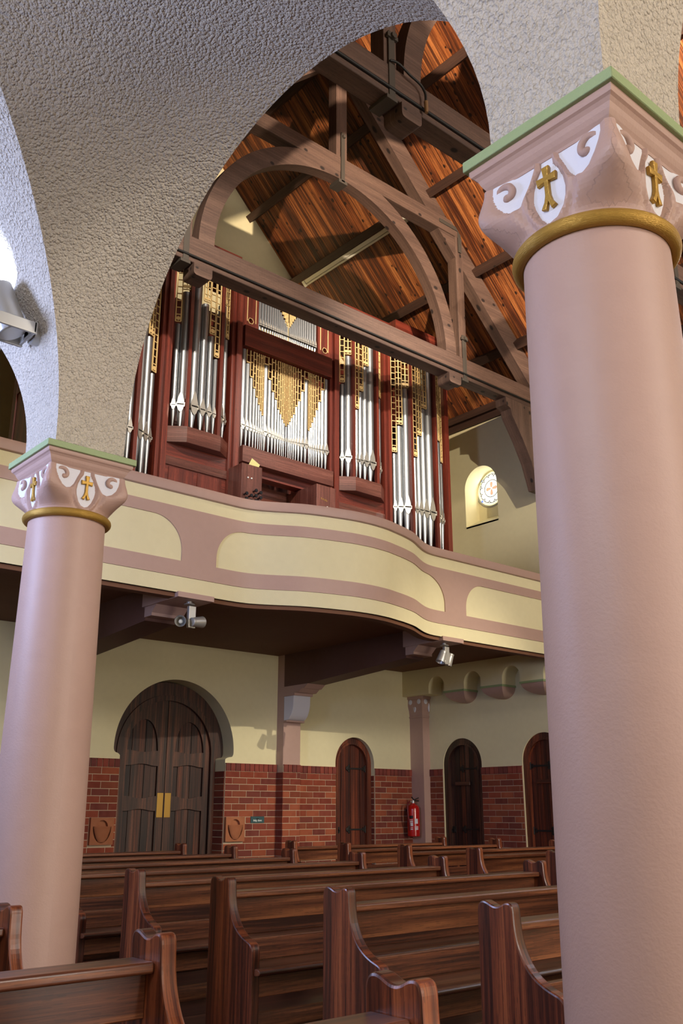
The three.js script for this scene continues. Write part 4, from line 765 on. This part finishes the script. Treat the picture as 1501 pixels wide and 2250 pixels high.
{
  const p = thing('name_plaque', 'small dark green plaque with white lettering on the brick wall', 'plaque', [7.807, 1.028, ZB + 0.016]);
  mesh('plate', rbox(-0.11, 0.11, -0.042, 0.042, 0, 0.01, 0.002), MAT.plaque, p);
  const c = document.createElement('canvas'); c.width = 256; c.height = 96; const x = c.getContext('2d'); x.fillStyle = '#2f4f52'; x.fillRect(0, 0, 256, 96); x.fillStyle = '#e8ece6'; x.font = 'bold 40px sans-serif'; x.textAlign = 'center'; x.fillText('Bdg. Exec', 128, 74); x.fillStyle = '#0c1012'; x.beginPath(); x.ellipse(125, 34, 32, 9, 0, 0, Math.PI * 2); x.fill();
  const t = new THREE.CanvasTexture(c); t.colorSpace = THREE.SRGBColorSpace; mesh('lettering', new THREE.PlaneGeometry(0.2, 0.075).translate(0, 0, 0.0115), std({ map: t, roughness: 0.5 }), p);
}
{ // fire extinguisher
  const e = thing('fire_extinguisher', 'red fire extinguisher hung on the corner pier by the brick wall', 'fire extinguisher', [10.63, 0.77, -10.545]);
  mesh('cylinder', lathe([[0.001, 0], [0.085, 0], [0.095, 0.012], [0.095, 0.38], [0.085, 0.43], [0.05, 0.462], [0.03, 0.468], [0.03, 0.48]], 32), MAT.red, e);
  mesh('valve', merge([cyl([0, 0.47, 0], [0, 0.52, 0], 0.024, 0.02, 14), cyl([0, 0.5, 0], [-0.07, 0.505, 0.0], 0.012, 0.012, 10)]), MAT.silver, e);
  mesh('handle', merge([cyl([0, 0.52, 0], [0.10, 0.56, 0.02], 0.009, 0.007, 8), cyl([-0.03, 0.57, 0], [0.02, 0.525, 0], 0.009, 0.009, 8), cyl([0, 0.515, 0], [0.10, 0.515, 0.02], 0.009, 0.008, 8)]), MAT.black, e);
  mesh('hose', tube([[-0.07, 0.505, 0], [-0.12, 0.48, 0.01], [-0.14, 0.40, 0.02], [-0.14, 0.28, 0.03], [-0.115, 0.17, 0.03], [-0.10, 0.09, 0.02]], 0.012, 30, 10), MAT.redHose, e);
  const band = (a0, a1, y0, y1, m) => { const g = grid(8, 1, (p, q) => { const a = lerp(a0, a1, p); return [0.0962 * Math.sin(a), lerp(y0, y1, q), 0.0962 * Math.cos(a)]; }); mesh('label', g, m, e); };
  // direction to the viewer is about -x, +z
  band(-1.45, -0.85, 0.26, 0.30, MAT.black);
  for (const [y0, y1] of [[0.235, 0.243], [0.205, 0.222], [0.15, 0.198], [0.125, 0.133], [0.10, 0.112]]) band(-1.5, -0.9, y0, y1, MAT.paper);
  band(-0.6, -0.05, 0.185, 0.255, MAT.paper); for (const [y0, y1] of [[0.14, 0.15], [0.118, 0.132], [0.098, 0.112]]) band(-0.6, 0.0, y0, y1, MAT.paper);
  mesh('wall_bracket', rbox(-0.03, 0.10, 0.36, 0.40, -0.13, -0.06, 0.004), MAT.iron, e);
}
// twin spotlights under the gallery nose
function twinSpot(x, label, turns) {
  const t = thing('twin_spotlight', label, 'spotlight', [x, 3.055, -7.62], 'twin spotlights under the gallery');
  mesh('ceiling_rose', merge([cyl([0, -0.022, 0], [0, 0, 0], 0.028, 0.028, 20), cyl([0, -0.03, 0], [0, -0.02, 0], 0.055, 0.05, 24)]), MAT.silver, t);
  mesh('stem', rbox(-0.012, 0.065, -0.25, -0.04, -0.02, 0.02, 0.004), MAT.silver, t);
  for (const [ax, ay, az, dx, dy, dz] of turns) {
    const h = new THREE.Group(); h.name = 'lamp_head'; t.add(h); h.position.set(ax, ay, az);
    h.quaternion.setFromUnitVectors(new THREE.Vector3(0, 1, 0), new THREE.Vector3(dx, dy, dz).normalize());
    mesh('housing', lathe([[0.001, -0.075], [0.038, -0.075], [0.042, -0.07], [0.042, -0.045], [0.040, -0.043], [0.044, -0.04], [0.056, 0.07], [0.050, 0.072], [0.040, 0.0], [0.001, 0.0]], 28), MAT.silver, h);
    mesh('bulb', new THREE.SphereGeometry(0.022, 14, 10).translate(0, 0.015, 0), MAT.lampWhite, h);
  }
}
twinSpot(4.70, 'silver twin spotlight under the gallery nose beside the left column', [[-0.085, -0.20, 0.0, -0.55, -0.12, 0.75], [0.075, -0.19, 0.03, 0.85, 0.12, -0.2]]);
twinSpot(8.27, 'silver twin spotlight under the gallery nose near the right wall', [[-0.07, -0.17, 0.02, -0.35, -0.8, -0.05], [0.095, -0.18, -0.02, -0.2, -0.85, -0.25]]);
{ // spotlight on the pier of the far column, throwing cool light up the vault
  const t = thing('pier_spotlight', 'silver cylinder spotlight on the white stucco pier at the left edge', 'spotlight', [1.655, 3.49, -4.31]);
  mesh('wall_rose', cyl([0.02, 0, 0], [-0.02, 0, 0], 0.055, 0.055, 28), MAT.silver, t);
  mesh('arm', merge([rbox(-0.05, -0.02, -0.03, 0.03, -0.03, 0.03, 0.005), rbox(-0.27, -0.03, -0.045, 0.02, -0.10, -0.086, 0.004), rbox(-0.05, -0.035, -0.04, 0.02, -0.10, 0.10, 0.004), rbox(-0.27, -0.03, -0.045, 0.02, 0.086, 0.10, 0.004)]), MAT.silver, t);
  const h = new THREE.Group(); h.name = 'lamp_head'; t.add(h); h.position.set(-0.175, 0.075, 0.0);
  h.quaternion.setFromUnitVectors(new THREE.Vector3(0, 1, 0), new THREE.Vector3(-0.36, 0.86, -0.16).normalize());
  mesh('housing', lathe([[0.001, -0.13], [0.066, -0.13], [0.075, -0.12], [0.076, -0.085], [0.079, -0.08], [0.084, 0.13], [0.078, 0.13], [0.07, 0.03], [0.001, 0.03]], 40), MAT.silver, h);
  mesh('bulb', new THREE.SphereGeometry(0.04, 16, 12).translate(0, 0.05, 0), std({ color: 0xffffff, emissive: 0xe6eeff, emissiveIntensity: 6 }), h);
  h.updateMatrixWorld(true); t.updateMatrixWorld(true);
  const p = new THREE.Vector3(0, 0.15, 0).applyMatrix4(h.matrixWorld), q = new THREE.Vector3(0.6, 1.0, 0.05).applyMatrix4(h.matrixWorld);
  spot(0xcfdfff, 13, p.toArray(), q.toArray(), 0.85, 0.4, 2);
}
{ // floodlight housings of the nave lights
  FLOOD.forEach((f, i) => {
    const t = thing('nave_floodlight', ['organ floodlight on the nearer tie beam behind the stucco arch', 'organ floodlight on the nearer tie beam behind the near column', 'nave floodlight on the right wall plate', 'nave floodlight on the arcade wall toward the altar', 'nave floodlight at tie beam height above the near column'][i], 'floodlight', f.pos);
    const d = new THREE.Vector3(...f.aim).sub(new THREE.Vector3(...f.pos)).normalize();
    t.quaternion.setFromUnitVectors(new THREE.Vector3(0, 0, 1), d);
    mesh('housing', merge([box(-0.16, 0.16, -0.12, -0.10, -0.2, -0.03), box(-0.16, 0.16, 0.10, 0.12, -0.2, -0.03), box(-0.16, -0.14, -0.12, 0.12, -0.2, -0.03), box(0.14, 0.16, -0.12, 0.12, -0.2, -0.03), box(-0.16, 0.16, -0.12, 0.12, -0.22, -0.2)]), MAT.silver, t);
    mesh('lens', box(-0.14, 0.14, -0.10, 0.10, -0.12, -0.11), std({ color: 0xffffff, emissive: 0xfff0d6, emissiveIntensity: 4 }), t);
  });
}
{ // fluorescent batten along a purlin
  const t = thing('fluorescent_batten', 'long white unlit fluorescent batten fixed along a roof purlin', 'light fitting', [8.30, 9.26, -9.24]);
  const inner = new THREE.Group(); inner.name = 'fitting'; t.add(inner); inner.rotation.z = Math.PI / 4;
  mesh('spine', rbox(-0.05, 0.05, 0.0, 0.06, -1.15, 1.15, 0.008, 2), MAT.lampWhite, inner);
  for (const s of [-1, 1]) mesh('tube_lamp', cyl([s * 0.035, -0.022, -1.12], [s * 0.035, -0.022, 1.12], 0.019, 0.019, 14), MAT.lampWhite, inner);
  for (const s of [-1, 1]) mesh('end_cap', rbox(-0.06, 0.06, -0.045, 0.06, s * 1.15 - 0.03, s * 1.15 + 0.03, 0.008), MAT.lampWhite, inner);
}
{ // loose cable over the nearer truss
  const t = thing('hanging_cable', 'loose electric cable with brown plug draped over the nearer tie beam', 'cable', [4.36, 6.98, -4.40]);
  mesh('cord', tube([[0.0, 0.02, 0.0], [0.06, 0.02, 0.02], [0.2, -0.03, 0.03], [0.33, -0.06, 0.03], [0.37, -0.12, 0.035], [0.375, -0.2, 0.035]], 0.011, 40, 8), MAT.black, t);
  mesh('plug', cyl([0.375, -0.2, 0.035], [0.378, -0.31, 0.035], 0.018, 0.016, 12), std({ color: 0x7a5a3a, roughness: 0.6 }), t);
}
// ================================================================== PEWS
const endProfile = (() => {
  const s = new THREE.Shape(); s.moveTo(0, 0); s.lineTo(0, 0.80); s.quadraticCurveTo(0.0, 0.838, 0.022, 0.843);
  s.bezierCurveTo(0.045, 0.848, 0.062, 0.828, 0.085, 0.828); s.bezierCurveTo(0.108, 0.828, 0.115, 0.843, 0.138, 0.843); s.quadraticCurveTo(0.160, 0.843, 0.161, 0.81);
  s.bezierCurveTo(0.163, 0.74, 0.172, 0.705, 0.205, 0.653); s.bezierCurveTo(0.232, 0.615, 0.275, 0.592, 0.325, 0.577); s.quadraticCurveTo(0.360, 0.566, 0.360, 0.535); s.lineTo(0.360, 0); s.closePath(); return s;
})();
function makePew(L) {
  const g = new THREE.Group(); const e = 0.048;
  for (let i = 0; i < 2; i++) { const m = mesh('end_panel', exX(endProfile, i ? L - e : 0, i ? L : e, { bevel: 0.007, seg: 10 }, 1, i * 0.53 + L), MAT.pewEnd, g); void m; }
  mesh('cap_rail', rbox(e, L - e, 0.745, 0.775, 0.02, 0.135, 0.009, 0, 0.1), MAT.pew, g);
  mesh('back_board', rbox(e, L - e, 0.635, 0.742, 0.062, 0.092, 0.004, 0, 0.4), MAT.pew, g);
  mesh('lower_board', rbox(e, L - e, 0.455, 0.555, 0.055, 0.085, 0.004, 0, 0.8), MAT.pew, g);
  const seat = new THREE.Shape(); seat.moveTo(0.06, 0.425); seat.lineTo(0.36, 0.436); seat.quadraticCurveTo(0.404, 0.438, 0.404, 0.452); seat.quadraticCurveTo(0.402, 0.468, 0.375, 0.468); seat.lineTo(0.335, 0.462); seat.lineTo(0.06, 0.450); seat.closePath();
  mesh('seat', exX(seat, e * 0.3, L - e * 0.3, { bevel: 0.004, seg: 6 }, 0, 0.2), MAT.pew, g);
  mesh('apron', rbox(e, L - e, 0.345, 0.432, 0.325, 0.348, 0.004, 0, 0.6), MAT.pew, g);
  mesh('kneeler_rail', rbox(e, L - e, 0.14, 0.22, 0.05, 0.075, 0.004, 0, 0.9), MAT.pew, g);
  return g;
}
{
  const ord = ['first', 'second', 'third', 'fourth', 'fifth', 'sixth', 'seventh', 'eighth'];
  const blocks = [
    ['pews in the side aisle', 2.25, -0.81, [-1.53, -2.47, -3.45], k => ['reddish wooden aisle pew whose end stands at the bottom edge beside the near column', 'reddish wooden aisle pew filling the lower left corner', 'reddish wooden aisle pew cut by the left edge before the far column'][k]],
    ['pews in the nearer nave block', 2.46, 2.74, [0, 1, 2, 3, 4, 5, 6, 7].map(k => -2.41 - 0.857 * k), k => `dark wooden nave pew, ${ord[k]} row from the near column, nearer block`],
    ['pews in the further nave block', 2.36, 6.52, [2, 3, 4, 5, 6, 7].map(k => -2.41 - 0.857 * k), k => `dark wooden nave pew, ${ord[k]} row from the front, block below right wall`],
  ];
  for (const [group, L, x, zs, lab] of blocks) {
    const proto = makePew(L);
    zs.forEach((z, k) => { const p = k ? proto.clone() : proto; p.name = numbered('pew'); p.position.set(x, 0, z); p.userData = { label: lab(k), category: 'pew', group }; scene.add(p); });
  }
}
renderer.render(scene, camera);
